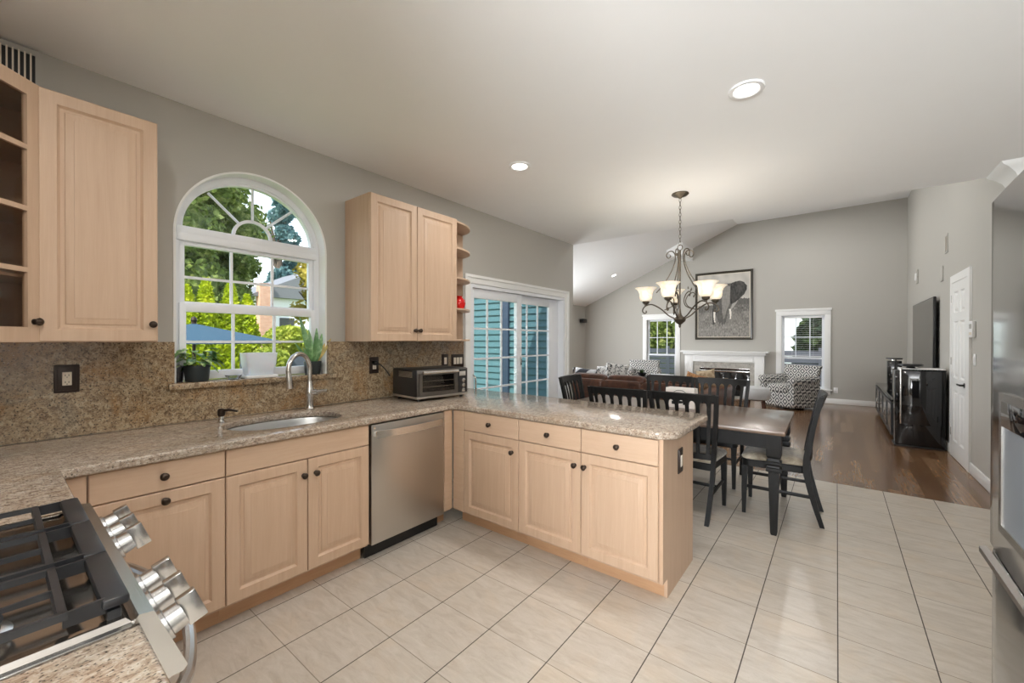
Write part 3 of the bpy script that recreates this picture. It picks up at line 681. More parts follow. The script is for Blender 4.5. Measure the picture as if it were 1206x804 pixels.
MB().box(.155, -.105, -.048, .165, .105, .048, .004).build('speaker_cloth', M['gloss'], t)

# ------------------------------------------------------------------ kitchen cabinets
def nested_slab(w, h, loops):
    """loops: (inset, y); returns MB of a slab closed front and back"""
    m = MB(); m.rings(nested([(i, i, w - i, h - i, y) for i, y in loops])); return m
def raised_door(w, h, t=.02):
    return nested_slab(w, h, [(0, 0), (0, -t + .003), (.004, -t), (.054, -t), (.057, -t + .004), (.064, -t + .011), (.074, -t + .0125), (.078, -t + .0115), (.080, -t + .008), (.106, -t + .0015), (.1065, -t)])
def slab_front(w, h, t=.02): return nested_slab(w, h, [(0, 0), (0, -t + .003), (.004, -t)])
def knob(x, z, parent, y=-.02):
    m = MB(); m.lathe([(.006, 0), (.006, .010), (.0075, .013), (.0155, .017), (.0165, .022), (.013, .027), (.007, .030), (.003, .0305)], 20, Matrix.Translation((x, y, z)) @ Matrix.Rotation(R(90), 4, 'X'))
    m.lathe([(.0125, 0), (.0125, .003), (.007, .005)], 20, Matrix.Translation((x, y, z)) @ Matrix.Rotation(R(90), 4, 'X'))
    return m.build('knob', M['bronze'], parent)
GAP = .0025
def door(t, x0, z0, x1, z1, kx=None, kz=None):
    d = raised_door(x1 - x0 - 2 * GAP, z1 - z0 - 2 * GAP).build('door', M['maple'], t, loc=(x0 + GAP, -.001, z0 + GAP), smooth=20)
    if kx is not None: knob(kx - x0 - GAP, kz - z0 - GAP, d)
    return d
def drawer(t, x0, z0, x1, z1, kn=True, nm='drawer_front'):
    d = slab_front(x1 - x0 - 2 * GAP, z1 - z0 - 2 * GAP).build(nm, M['maple_h'], t, loc=(x0 + GAP, -.001, z0 + GAP), smooth=20)
    if kn: knob((x1 - x0) / 2 - GAP, (z1 - z0) / 2 - GAP, d)
    return d
def base_unit(label, loc, rotz, w, depth=.60, ztop=.874, kick=.08, sink=False):
    t = thing('base_cabinet', label, 'cabinet', loc, rotz, 'maple base cabinets')
    m = MB()
    if sink: wall_ = wall_cells([.0005, .018, w - .018, w - .0005], [.105, .123, .874], [(.018, w - .018, .123, .875)], lambda u, z, tt: (u, tt, z), depth); m._merge(wall_.bm); m.box(.0181, 0, .7, w - .0181, .012, .874)
    else: m.box(0.0005, 0, .105, w - .0005, depth, ztop)
    m.build('carcass', M['maple'], t, smooth=0)
    MB().box(0.0005, kick, 0, w - .0005, kick + .018, .1045).build('toe_kick', M['maple_dark'], t, smooth=0)
    return t
# under the window wall (fronts face +x)
FX = .71
t = base_unit('narrow maple corner filler cabinet between range run and sink run', (FX, -.735, 0), PX, .138)
drawer(t, .0, .118, .138, .872, False, 'filler_panel')
t = base_unit('maple base cabinet with one drawer over one door, nearest the range', (FX, -.597, 0), PX, .462)
drawer(t, 0, .742, .462, .873); door(t, 0, .118, .462, .742, .235, .700)
t = base_unit('maple sink cabinet with two doors under the sink', (FX, -.135, 0), PX, .770, sink=True)
drawer(t, 0, .742, .770, .873, False, 'false_drawer_front'); door(t, 0, .118, .389, .742, .366, .655); door(t, .389, .118, .770, .742, .433, .655)
t = base_unit('maple filler strip between dishwasher and peninsula', (FX, 1.262, 0), PX, .083, .10)
drawer(t, .0, .118, .083, .872, False, 'filler_panel')
# peninsula (fronts face -y)
PYF = 1.365
t = base_unit('maple filler panel in the inside corner of the peninsula', (.735, PYF, 0), 0, .113, .55)
drawer(t, .0, .118, .113, .872, False, 'filler_panel')
t = base_unit('maple peninsula cabinet nearest the dishwasher', (.848, PYF, 0), 0, .512, .57)
drawer(t, 0, .730, .512, .873); door(t, 0, .118, .512, .730, .460, .642)
t = base_unit('middle maple cabinet of the peninsula', (1.360, PYF, 0), 0, .468, .57)
drawer(t, 0, .730, .468, .873); door(t, 0, .118, .468, .730, .428, .648)
t = base_unit('maple peninsula cabinet at the open end with side panel', (1.828, PYF, 0), 0, .460, .57)
drawer(t, 0, .730, .460, .873); door(t, 0, .118, .460, .730, .026, .648)
ep = MB(); ep.prism([(.0, .105), (.0, .874), (.572, .874), (.572, 0), (.075, 0), (.075, .105)], .4605, .478, axis='x')
part_label(ep.build('end_panel', M['maple'], t, smooth=0), 'plain maple end panel')
wallplate('light_switch', 'dark bronze switch plate on the peninsula end panel', 'switch', (2.3065, 1.655, .70), R(90), .085, .14, 1, BR, M['ivory'], 'bronze wall plates')
MBk = MB()
# range-side base cabinets (mostly hidden under the worktop)
t = base_unit('maple base cabinet between the corner and the range', (1.312, -.705, 0), R(180), .57, .58)
drawer(t, 0, .742, .57, .873); door(t, 0, .118, .57, .742, .07, .65)
t = base_unit('maple base cabinet on the open side of the range', (2.43, -.705, 0), R(180), .335, .58)
drawer(t, 0, .742, .335, .873); door(t, 0, .118, .335, .742, .27, .65)

# ---- wall cabinets
UZ0, UZ1, UD = 1.387, 2.482, .329
def wall_unit(label, y0, w):
    t = thing('wall_cabinet', label, 'cabinet', (UD, y0, 0), PX, 'maple wall cabinets')
    MB().box(.0005, 0, UZ0, w - .0005, UD + .0, UZ1).build('carcass', M['maple'], t, smooth=0)
    return t
t = wall_unit('single door maple wall cabinet to the window side of the glass door cabinet', -.708, .400)
door(t, .002, UZ0, .400, UZ1, .376, 1.474)
t = wall_unit('double door maple wall cabinet above the toaster oven', .888, .870)
door(t, 0, UZ0, .426, UZ1, .402, 1.474); door(t, .426, UZ0, .870, UZ1, .450, 1.474)
# diagonal glass cabinet in the corner
t = thing('wall_cabinet', 'diagonal corner maple cabinet with glass panes above the worktop', 'cabinet', (0, 0, 0), 0, 'maple wall cabinets')
pent = [(.001, -1.319), (.001, -.709), (.329, -.709), (.592, -.972), (.592, -1.319)]
m = MB(); zz = [UZ0, UZ0 + .02, UZ1 - .02, UZ1]
m.prism(pent, UZ0, UZ0 + .018); m.prism(pent, UZ1 - .018, UZ1)
m.box(.001, -1.319, UZ0, .015, -.709, UZ1); m.box(.001, -1.319, UZ0, .592, -1.305, UZ1); m.box(.001, -.724, UZ0, .329, -.709, UZ1); m.box(.577, -1.319, UZ0, .592, -.972, UZ1)
m.build('carcass', M['maple'], t, smooth=0)
for z in (1.66, 1.94, 2.22): MB().prism([(.016, -1.304), (.016, -.726), (.31, -.726), (.575, -.985), (.575, -1.304)], z, z + .012).build('shelf', M['interior'], t, smooth=0)
DW_ = .372; zs_ = [0, .062, .290, .310, .545, .565, .800, .820, UZ1 - UZ0 - .062 - .004, UZ1 - UZ0 - .004]
xs_ = [0, .052, DW_ / 2 - .009, DW_ / 2 + .009, DW_ - .052, DW_]
holes = [(a, b, c, d) for (a, b) in ((xs_[1], xs_[2]), (xs_[3], xs_[4])) for (c, d) in ((zs_[1], zs_[2]), (zs_[3], zs_[4]), (zs_[5], zs_[6]), (zs_[7], zs_[8]))]
gd = wall_cells(xs_, zs_, holes, lambda u, z, tt: (u, -tt, z), .020).build('door', M['maple'], t, loc=(.5935, -.9745, UZ0 + .002), rotz=R(135), smooth=0)
MB().box(.045, -.008, .05, DW_ - .045, -.005, UZ1 - UZ0 - .06).build('pane', M['cabglass'], gd, smooth=0)
knob(DW_ - .026, .085, gd)
# open corner shelf unit
t = thing('corner_shelf', 'open maple end shelves with rounded boards beside the wall cabinet', 'shelf', (0, 1.7585, 0), 0)
MB().box(.001, 0.0, UZ0, .329, .018, UZ1).build('side_panel', M['maple'], t, smooth=0)
MB().box(.001, .018, UZ0, .014, .405, UZ1).build('back_panel', M['maple'], t, smooth=0)
for z in (UZ0, 1.672, 1.955, 2.228, UZ1 - .018):
    poly = [(.014, .018), (.315, .018)] + [(.014 + .301 * cos(a), .018 + .385 * sin(a)) for a in [pi / 2 * k / 10 for k in range(1, 11)]]
    MB().prism(poly, z, z + .018, bev=.003).build('shelf_board', M['maple_h'], t)
t = thing('vase', 'round red vase on the open end shelf', 'vase', (.105, 2.02, 1.6905))
MB().lathe([(.001, 0), (.035, 0), (.058, .03), (.066, .065), (.058, .10), (.036, .122), (.030, .130), (.036, .138), (.033, .139), (.026, .128), (.02, .10), (.001, .09)], 28).build('body', M['red'], t)

# ------------------------------------------------------------------ worktops, backsplash, sill
# backsplash: U round the window
bs = MB(); bs.prism([(-1.319, .9145), (2.172, .9145), (2.172, 1.386), (AY1 + .003, 1.386), (AY1 + .003, 1.108), (AY0 - .003, 1.108), (AY0 - .003, 1.386), (-1.319, 1.386)], WX + .0005, .020, axis='x')
tag(bs.build('backsplash', M['granite'], smooth=0), 'speckled brown granite backsplash running under the wall cabinets', 'backsplash')
s = MB(); s.box(-.155, AY0 + .001, 1.109, .0195, AY1 - .001, 1.1445, .002); s.box(.016, -.203, 1.1088, .045, .808, 1.145, .006)
tag(s.build('window_ledge', M['granite']), 'granite ledge under the arched window carrying the plants', 'ledge', kind='thing')
def rounded_poly(pts, radii, n=8):
    out = []; N = len(pts)
    for i in range(N):
        p = Vector(pts[i]); a = Vector(pts[i - 1]) - p; b = Vector(pts[(i + 1) % N]) - p; r = radii[i]
        if r <= 0: out.append(tuple(p)); continue
        a.normalize(); b.normalize(); ang = a.angle(b); d = r / math.tan(ang / 2); c = p + (a + b).normalized() * (r / sin(ang / 2))
        s0 = p + a * d; s1 = p + b * d; a0 = math.atan2(s0.y - c.y, s0.x - c.x); a1 = math.atan2(s1.y - c.y, s1.x - c.x)
        da = (a1 - a0 + pi) % (2 * pi) - pi
        for k in range(n + 1): out.append((c.x + r * cos(a0 + da * k / n), c.y + r * sin(a0 + da * k / n)))
    return out
def sink_outline(k, off=0.0):
    # rounded D, straighter along the wall
    a = 2 * pi * k / 64; ex = 2.6
    cx, cy, hx, hy = .385, .283, .232 + off, .318 + off
    c, s_ = cos(a), sin(a); rr = (abs(c) ** ex + abs(s_) ** ex) ** (-1 / ex)
    x, y = c * rr * hx, s_ * rr * hy
    if x < 0: x *= 0.88 - .12 * max(0, y / hy)
    return (cx + x, cy + y)
out = rounded_poly([(.0205, -1.318), (1.315, -1.318), (1.315, -.668), (.757, -.668), (.757, 1.335), (2.372, 1.335), (2.372, 2.085), (.0205, 2.150)], [0, 0, 0, .012, .02, .13, .07, 0])
hole = [sink_outline(k) for k in range(64)]
def top_with_hole(outer, inner, z0, z1, bev):
    b = bmesh.new()
    o1 = [b.verts.new((x, y, z1)) for x, y in outer]; i1 = [b.verts.new((x, y, z1)) for x, y in inner]
    ed = [b.edges.new((o1[i], o1[(i + 1) % len(o1)])) for i in range(len(o1))] + [b.edges.new((i1[i], i1[(i + 1) % len(i1)])) for i in range(len(i1))]
    bmesh.ops.triangle_fill(b, use_beauty=True, use_dissolve=False, edges=ed)
    for f in list(b.faces):     # drop whatever was filled inside the bowl
        c = f.calc_center_median()
        if all(v in i1 for v in f.verts): b.faces.remove(f)
    ext = bmesh.ops.extrude_face_region(b, geom=b.faces[:])
    for v in ext['geom']:
        if isinstance(v, bmesh.types.BMVert): v.co.z = z0
    bmesh.ops.recalc_face_normals(b, faces=b.faces)
    el = [e for e in b.edges if len(e.link_faces) == 2 and abs(e.link_faces[0].normal.z) + abs(e.link_faces[1].normal.z) > .9 and abs(abs(e.link_faces[0].normal.z) - abs(e.link_faces[1].normal.z)) > .8]
    bmesh.ops.bevel(b, geom=el, offset=bev, segments=3, profile=.5, affect='EDGES')
    m = MB(); m._merge(b); return m
tag(top_with_hole(out, hole, .875, .914, .009).build('countertop', M['granite_top'], smooth=40), 'long speckled granite worktop turning from the range past the sink onto the peninsula', 'countertop')
tag(MB().prism(rounded_poly([(2.084, -1.318), (2.45, -1.318), (2.45, -.668), (2.084, -.668)], [0, 0, .02, 0]), .875, .914, bev=.009, seg=3).build('countertop', M['granite_top'], smooth=40), 'small granite worktop on the camera side of the range', 'countertop')
# sink bowl
t = thing('sink', 'stainless undermount sink with rounded bowl below the arched window', 'sink', (0, 0, 0))
rg = []
for off, z in ((.016, .8748), (-.001, .8748), (-.004, .865), (-.012, .77), (-.03, .725), (-.07, .705), (-.15, .70), (-.225, .698)):
    rg.append([(*sink_outline(k, off), z) for k in range(64)])
MB().rings(rg, caps=False).build('bowl', M['sinksteel'], t)
MB().lathe([(.0, .6985), (.042, .6985), (.045, .702), (.036, .7035), (.033, .700), (.0, .6995)], 24, Matrix.Translation((.385, .283, .0))).build('drain', M['chrome'], t)
# faucet
fa = thing('faucet', 'brushed nickel gooseneck faucet behind the sink', 'faucet', (.140, .545, .914))
MB().lathe([(.0, 0), (.032, 0), (.032, .006), (.027, .012), (.025, .03), (.024, .05), (.024, .09), (.029, .10), (.0295, .130), (.0255, .145), (.020, .17), (.0175, .20), (.0, .20)], 24).build('body', M['chrome'], fa)
dx, dy = .47, -.883; ne = []
for a in range(0, 200, 10):
    rr = .104; ne.append((dx * (rr - rr * cos(R(a))), dy * (rr - rr * cos(R(a))), .285 + rr * sin(R(a))))
MB().tube([(0, 0, .19), (0, 0, .25)] + ne, .0155, 14).build('spout', M['chrome'], fa)
e = Vector(ne[-1]); d_ = (Vector(ne[-1]) - Vector(ne[-2])).normalized()
MB().tube([e - d_ * .005, e + d_ * .02, e + d_ * .075, e + d_ * .10], [.016, .019, .0225, .0215], 16).build('spray_head', M['chrome'], fa)
m = MB(); m.cyl((0, 0, .115), (.052 * .75, .052 * .66, .122), .020, 16); m.tube([(.038, .034, .120), (.075, .062, .130), (.092, .078, .128)], [.016, .011, .013], 10)
m.build('lever', M['chrome'], fa)
so = thing('soap_dispenser', 'dark bronze soap pump beside the sink', 'soap dispenser', (.195, .005, .914))
MB().lathe([(0, 0), (.024, 0), (.024, .004), (.016, .008), (.0125, .02), (.015, .035), (.012, .04), (0, .04)], 20).build('base', M['chrome'], so)
m = MB(); m.lathe([(0, .04), (.017, .04), (.019, .05), (.018, .075), (.010, .082), (0, .083)], 20); m.tube([(0, 0, .07), (.035, .03, .074), (.070, .06, .066)], [.009, .007, .006], 8)
m.build('pump_head', M['bronze'], so)

# ------------------------------------------------------------------ dishwasher
dwt = thing('dishwasher', 'stainless dishwasher with curved bar handle between sink cabinet and peninsula', 'dishwasher', (FX, .640, 0), PX)
MB().box(.005, .01, .10, .613, .57, .868).build('tub', M['black'], dwt, smooth=0)
MB().box(.005, .05, 0.002, .613, .07, .099).build('kick_plate', M['black'], dwt, smooth=0)
MB().box(.007, -.026, .105, .611, .009, .864, .005).build('door', M['steel'], dwt)
hb = [( .03 + .55 * k / 14, -.026 - .045 * sin(pi * (.06 + .88 * k / 14)) ** .6, .803) for k in range(15)]
m = MB(); m.rings([[(x, y - .010, z - .022), (x, y + .004, z - .022), (x, y + .004, z + .022), (x, y - .008, z + .022)] for x, y, z in hb])
m.box(.028, -.05, .785, .048, -.024, .821, .003); m.box(.562, -.05, .785, .582, -.024, .821, .003)
m.build('handle', M['chrome'], dwt)
MB().lathe([(0, 0), (.007, 0), (.007, .001), (0, .0012)], 16, Matrix.Translation((.028, -.0262, .842)) @ Matrix.Rotation(R(90), 4, 'X')).build('badge', M['chrome'], dwt)

# ------------------------------------------------------------------ gas range
RX0, RX1 = 1.318, 2.080
rgt = thing('gas_range', 'stainless gas range with black grates in the worktop by the camera', 'range', (2.080, -.665, 0), R(180))
RW = RX1 - RX0   # local: x from 0 (camera side) to RW, y into the wall, front at y<0
MB().box(.003, 0.015, .08, RW - .003, .64, .890).build('body', M['rangesteel'], rgt, smooth=0)
m = MB(); m.box(.0, -.012, .890, RW, .645, .912, .003)
m.build('cooktop', M['rangesteel'], rgt)
pan = MB(); pan.rings([[(a, b, z), (RW - a, b, z), (RW - a, .635 - c, z), (a, .635 - c, z)] for a, b, c, z in ((.012, .012, 0, .9125), (.018, .020, .006, .921), (.034, .036, .022, .921), (.044, .048, .03, .9135), (.30, .25, .25, .9132))])
pan.build('burner_pan', M['panblack'], rgt)
# front rail and slanted control panel
m = MB(); m.prism([(-.013, .890), (-.014, .924), (.006, .927), (.014, .9125)], -.0015, RW + .0015, axis='x'); m.build('front_rail', M['rangesteel'], rgt, smooth=20)
cp = MB(); cp.prism([(-.0155, .921), (-.062, .800), (-.055, .792), (.016, .792), (.016, .9105), (-.004, .9225)], -0.001, RW + .001, axis='x'); cpo = cp.build('control_panel', M['rangesteel'], rgt, smooth=20)
part_label(cpo, 'slanted stainless control panel')
MB().prism([(-.0345, .868), (-.0505, .827), (-.049, .826), (-.033, .867)], RW / 2 - .075, RW / 2 + .075, axis='x').build('display', M['gloss'], cpo, smooth=0)
nrm = Vector((0, -.932, .363))
for i, dx in enumerate((-.33, -.235, -.14, .14, .235, .33)):
    c = Vector((RW / 2 + dx, -.0375, .861))
    q = Matrix.Translation(c) @ nrm.to_track_quat('Z', 'Y').to_matrix().to_4x4()
    kb = MB(); kb.lathe([(0, 0), (.031, 0), (.031, .006), (.026, .008), (.0245, .030), (.0245, .032), (0, .032)], 28, q)
    ko = kb.build('knob', M['rangesteel'], rgt)
    MB().box(-.008, -.031, .030, .008, .031, .062, .002, mat=q @ Matrix.Rotation(R(4 * (i % 3)), 4, 'Z')).build('knob_grip', M['rangesteel'], ko)
MB().box(.004, -.035, .22, RW - .004, .014, .788, .006).build('oven_door', M['rangesteel'], rgt)
MB().box(.06, -.038, .34, RW - .06, -.034, .66, .002).build('oven_window', M['gloss'], rgt)
MB().box(.004, -.032, .09, RW - .004, .014, .215, .006).build('bottom_drawer', M['rangesteel'], rgt)
hp = [(.03 + (RW - .06) * k / 20, -.055 - .075 * sin(pi * k / 20) ** .7, .735) for k in range(21)]
m = MB(); m.tube(hp, .0125, 10)
m.build('oven_handle', M['rangesteel'], rgt)
# burners
def burner(x, y, r):
    b = MB(); b.lathe([(0, .913), (r * 1.25, .913), (r * 1.25, .919), (r * 1.12, .922), (r * 1.0, .924), (r * 1.0, .934), (0, .934)], 40, Matrix.Translation((x, y, 0)))
    bo = b.build('burner', M['chrome'], rgt)
    c = MB(); c.lathe([(0, .9345), (r * 1.03, .9345), (r * 1.05, .938), (r * .98, .942), (r * .6, .9435), (0, .944)], 40, Matrix.Translation((x, y, 0)))
    c.build('burner_cap', M['castiron'], bo)
for x, y, r in ((.144, .205, .052), (.144, .455, .036), (RW / 2, .31, .060), (RW - .144, .205, .044), (RW - .144, .455, .040)): burner(x, y, r)
# three grates
gw = (RW - .052) / 3
for k in range(3):
    x0 = .026 + gw * k + .001; x1 = x0 + gw - .002; z0, z1 = .931, .9575; y0, y1 = .012, .60
    g = MB()
    fr_ = [(x0, y0), (x1, y0), (x1, y1), (x0, y1)]
    def bar(ax, ay, bx, by, wd=.010, za=.946, zb=z1, zend=None):
        L = math.hypot(bx - ax, by - ay); an = math.atan2(by - ay, bx - ax); e_ = zb if zend is None else zend
        rings = [[(0, -wd / 2, za), (0, wd / 2, za), (0, wd / 2 * .7, zb), (0, -wd / 2 * .7, zb)], [(L, -wd / 2, za), (L, wd / 2, za), (L, wd / 2 * .7, e_), (L, -wd / 2 * .7, e_)]]
        g.rings(rings, mat=Matrix.Translation((ax, ay, 0)) @ Matrix.Rotation(an, 4, 'Z'))
    g.box(x0, y0, .940, x1, y0 + .036, z1, .006)               # broad front bar
    g.box(x0, y1 - .020, .938, x1, y1, z1, .004)
    xm = (x0 + x1) / 2; fx0, fx1, fy0, fy1 = x0 + .014, x1 - .014, .092, y1 - .012
    bar(fx0, fy0, fx1, fy0, .015)
    for xx in (fx0, fx1):
        bar(xx, fy0 - .006, xx, fy1, .013)
        bar(xx, y0 + .03, xx, fy0, .008, za=.932, zend=.956)
    if k != 1: bar(fx0, .325, fx1, .325, .013)
    for cy in ((.205, .455) if k != 1 else (.31,)):
        for sx in (-1, 1):
            ex = fx1 if sx > 0 else fx0
            bar(ex, cy + .0, xm + sx * .030, cy, .009, zend=.952)
        for sy in (-1, 1):
            ye = (fy0 if sy < 0 else .325) if cy < .3 and k != 1 else ((.325 if sy < 0 else fy1) if k != 1 else (fy0 if sy < 0 else fy1))
            bar(xm, ye, xm, cy + sy * .030, .009, zend=.952)
    for sx, sy in ((x0 + .012, y0 + .02), (x1 - .012, y0 + .02), (x0 + .012, y1 - .012), (x1 - .012, y1 - .012)): g.box(sx - .009, sy - .009, .914, sx + .009, sy + .009, .936, .002)
    g.build('burner_grate', M['castiron'], rgt, smooth=30)

# ------------------------------------------------------------------ toaster oven
to = thing('toaster_oven', 'black and steel toaster oven on the worktop under the double cabinet', 'toaster oven', (.462, 1.215, .914), R(84))
tw, td, th = .505, .36, .228; z0 = .022
MB().box(0, 0, z0, tw, td, th + z0, .010).build('case', M['black'], to)
MB().box(-.004, -.012, z0 - .002, tw + .004, td * .98, z0 + .016, .004).build('base_plate', M['steel'], to)
part_label(MB().box(0.002, -.010, z0 + .016, tw - .002, .0, th + z0 - .004, .004).build('front_frame', M['darksteel'], to), 'dark brushed steel front')
dd = wall_cells([.015, .042, .358, .385], [z0 + .024, z0 + .050, z0 + .184, z0 + .198], [(.042, .358, z0 + .050, z0 + .184)], lambda u, z, tt: (u, -.010 - tt, z), .012).build('door', M['darksteel'], to, smooth=0)
MB().box(.042, -.016, z0 + .050, .358, -.014, z0 + .184).build('pane', M['cabglass'], dd, smooth=0)
MB().box(.04, -.0105, z0 + .045, .36, -.0098, z0 + .188).build('oven_cavity', M['gloss'], to, smooth=0)
m = MB()
for zz in (.09, .135): m.cyl((.044, -.0125, z0 + zz), (.356, -.0125, z0 + zz), .0022, 6)
m.build('rack_rail', M['chrome'], to)
m = MB(); m.cyl((.03, -.050, z0 + .206), (.37, -.050, z0 + .206), .0125, 14); m.cyl((.045, -.05, z0 + .206), (.045, -.012, z0 + .194), .007); m.cyl((.355, -.05, z0 + .206), (.355, -.012, z0 + .194), .007)
m.build('handle', M['chrome'], dd)
MB().box(.400, -.0125, z0 + .022, tw - .012, -.0095, th + z0 - .014, .001).build('control_strip', M['black'], to)
MB().box(.412, -.0145, z0 + .160, tw - .026, -.012, z0 + .198, .001).build('display', M['stone'], to)
for zz in (.040, .082, .124):
    MB().lathe([(0, 0), (.019, 0), (.017, .016), (.0, .018)], 20, Matrix.Translation((.447, -.0125, z0 + zz)) @ Matrix.Rotation(R(90), 4, 'X')).build('knob', M['chrome'], to)
m = MB()
for k in range(6): m.box(-.0015, .06 + .0, z0 + .165 + .008 * k, .001, .26, z0 + .169 + .008 * k)
m.build('side_vent', M['steel'], to, smooth=0)
for xx in (.04, tw - .04):
    for yy in (.03, td - .05): MB().lathe([(0, 0), (.015, 0), (.017, z0), (0, z0)], 12, Matrix.Translation((xx, yy, 0))).build('foot', M['black'], to)
cd = MB(); cd.tube(spline([(.055, 1.128, 1.205), (.10, 1.14, 1.195), (.115, 1.18, 1.15), (.105, 1.225, 1.10)], 8), .0045, 8)
cd.box(.030, 1.108, 1.19, .066, 1.148, 1.225, .008)
tag(cd.build('power_cord', M['black']), 'short black cord from the outlet to the toaster oven', 'cord')

# ------------------------------------------------------------------ refrigerator
FRX = 3.352; FY0, FY1 = -.03, .885
rf = thing('refrigerator', 'tall grey stainless refrigerator with ice dispenser and freezer drawer', 'refrigerator', (FRX, FY1, 0), R(-90))
# local: x from 0 (far side) to .915, y into the wall (+x world), front bulges to -y
FW = FY1 - FY0
MB().box(.004, .075, .03, FW - .004, .84, 1.755).build('cabinet_shell', plain('fridge_side', (.16, .16, .165), .4, .3), rf, smooth=0)
def bowed(x0, x1, z0, z1, depth=.07, bow=.012):
    n = 16; rg = []
    xs = [x0 + (x1 - x0) * k / n for k in range(n + 1)]
    poly = []
    for i, x in enumerate(xs):
        uu = 2 * (x / FW) - 1; e_ = min(x - x0, x1 - x) ; rd = .014
        yb = -bow * (1 - uu * uu) + (0 if e_ > rd else (rd - e_) * .8)
        poly.append((x, yb))
    poly += [(x1, depth), (x0, depth)]
    m = MB(); m.prism(poly, z0, z1, bev=.004); return m
half = FW / 2
d1 = bowed(.0, half - .002, .848, 1.776).build('left_door', M['steel_v'], rf, smooth=50)
d2 = bowed(half + .002, FW, .848, 1.776).build('right_door', M['steel_v'], rf, smooth=50)
fz = bowed(.0, FW, .075, .838).build('freezer_drawer', M['steel_v'], rf, smooth=50)
for xx, nm in ((half - .022, d1), (half + .022, d2)):
    MB().box(xx - .012, -.0135, .95, xx + .012, -.0105, 1.70, .001).build('pocket_handle', M['black'], nm)
MB().prism([(-.006, .838), (-.020, .832), (-.020, .818), (-.016, .818), (-.014, .826), (-.002, .828)], .02, FW - .02, axis='x').build('drawer_handle', M['darksteel'], fz, smooth=0)
dp = wall_cells([.165, .185, .385, .405], [.93, .95, 1.25, 1.272], [(.185, .385, .95, 1.25)], lambda u, z, tt: (u, -.009 - tt, z), .006).build('dispenser_bezel', M['chrome'], d1, smooth=0)
MB().box(.183, -.0125, .948, .387, -.009, 1.2).build('dispenser_niche', plain('dispenser_grey', srgb(140, 150, 162), .25), d1, smooth=0)
MB().box(.183, -.0155, 1.19, .387, -.0095, 1.252, .002).build('dispenser_panel', M['gloss'], d1)
MB().box(.01, .05, .0, FW - .01, .10, .07).build('kick_grille', M['black'], rf, smooth=0)

# ------------------------------------------------------------------ recessed lights
def can_light(label, loc, watts, tilt=None, emit=True):
    t = thing('recessed_light', label, 'ceiling light', loc, 0, 'recessed ceiling lights')
    if tilt: t.rotation_euler = tilt
    MB().lathe([(.062, .001), (.088, .001), (.090, -.004), (.086, -.009), (.068, -.010), (.060, -.004)], 36, caps=False).build('trim_ring', M['white'], t)
    MB().lathe([(0, -.003), (.062, -.003), (.062, -.0005), (0, -.0005)], 32).build('lens', M['can_lens'], t)
    d = bpy.data.lights.new('recessed_lamp', 'AREA'); d.shape = 'DISK'; d.size = .11; d.energy = watts; d.color = (1, .97, .93)
    o = bpy.data.objects.new('recessed_lamp', d); COL.objects.link(o); o.parent = t; o.location = (0, 0, -.012)
    return t
can_light('larger looking recessed light in the flat ceiling above the peninsula end', (2.624, 1.769, CZ), CAN_W)
can_light('recessed light in the flat ceiling in front of the double wall cabinet', (1.026, 1.794, CZ), CAN_W)
can_light('added unseen recessed light in the flat ceiling above the range', (1.50, -.80, CZ), CAN_W)  # added out of view to light the range side
can_light('added unseen recessed light in the flat ceiling above the middle of the kitchen', (2.45, .15, CZ), CAN_W)  # added above the view as kitchen fill
can_light('recessed light in the sloping living room ceiling above the sofa', (-1.595, 9.347, 2.437 + (-1.595 - LX) * SL), CAN_W, (0, -math.atan(SL), 0))
can_light('added unseen recessed light in the sloping living room ceiling nearer the kitchen', (-1.595, 6.6, 2.437 + (-1.595 - LX) * SL), CAN_W, (0, -math.atan(SL), 0))  # added out of view to brighten the living room
can_light('added unseen recessed light in the high flat ceiling over the armchair', (2.4, 8.9, 4.275), CAN_W * 3.0)  # added hidden fill lamp, stronger than the kitchen ones
can_light('added unseen recessed light in the high flat ceiling over the oak floor', (2.4, 6.2, 4.275), CAN_W * 3.0)  # second hidden fill lamp added in the high ceiling

# ------------------------------------------------------------------ chandelier
CHX, CHY = 1.85, 3.23
ch = thing('chandelier', 'bronze scroll chandelier with frosted bell shades over the dining table', 'chandelier', (CHX, CHY, 0))
MB().lathe([(0, CZ), (.075, CZ), (.078, CZ - .008), (.060, CZ - .022), (.025, CZ - .032), (.012, CZ - .045), (0, CZ - .046)], 32).build('canopy', M['chand'], ch)
zc0, zc1 = CZ - .046, 2.30; nl = 13; Lk = (zc0 - zc1) / nl
for k in range(nl):
    zz = zc0 - Lk * (k + .5); pts = []
    for a in range(14):
        an = 2 * pi * a / 14; lx = .0085 * cos(an); lz = (Lk / 2 + .004) * sin(an)
        pts.append((lx, 0, zz + lz) if k % 2 == 0 else (0, lx, zz + lz))
    MB().tube(pts, .0022, 6, closed=True).build('chain_link', M['chand'], ch)
MB().tube([(.022 * cos(2 * pi * k / 20), 0, 2.278 + .026 * sin(2 * pi * k / 20)) for k in range(20)], .004, 6, closed=True).build('hanging_ring', M['chand'], ch)
MB().lathe([(0, 2.255), (.008, 2.255), (.010, 2.24), (.008, 2.22), (.013, 2.20), (.011, 2.16), (.008, 2.12), (.0075, 1.70), (.012, 1.66), (.016, 1.64), (.03, 1.625), (.052, 1.605), (.055, 1.595), (.045, 1.575), (.022, 1.555), (.010, 1.545), (.012, 1.535), (.006, 1.52), (0, 1.515)], 24).build('stem', M['chand'], ch)
def spiral(cx, cz, r0, r1, a0, a1, n=16):
    return [(cx + (r0 + (r1 - r0) * k / n) * cos(R(a0 + (a1 - a0) * k / n)), 0, cz + (r0 + (r1 - r0) * k / n) * sin(R(a0 + (a1 - a0) * k / n))) for k in range(n + 1)]
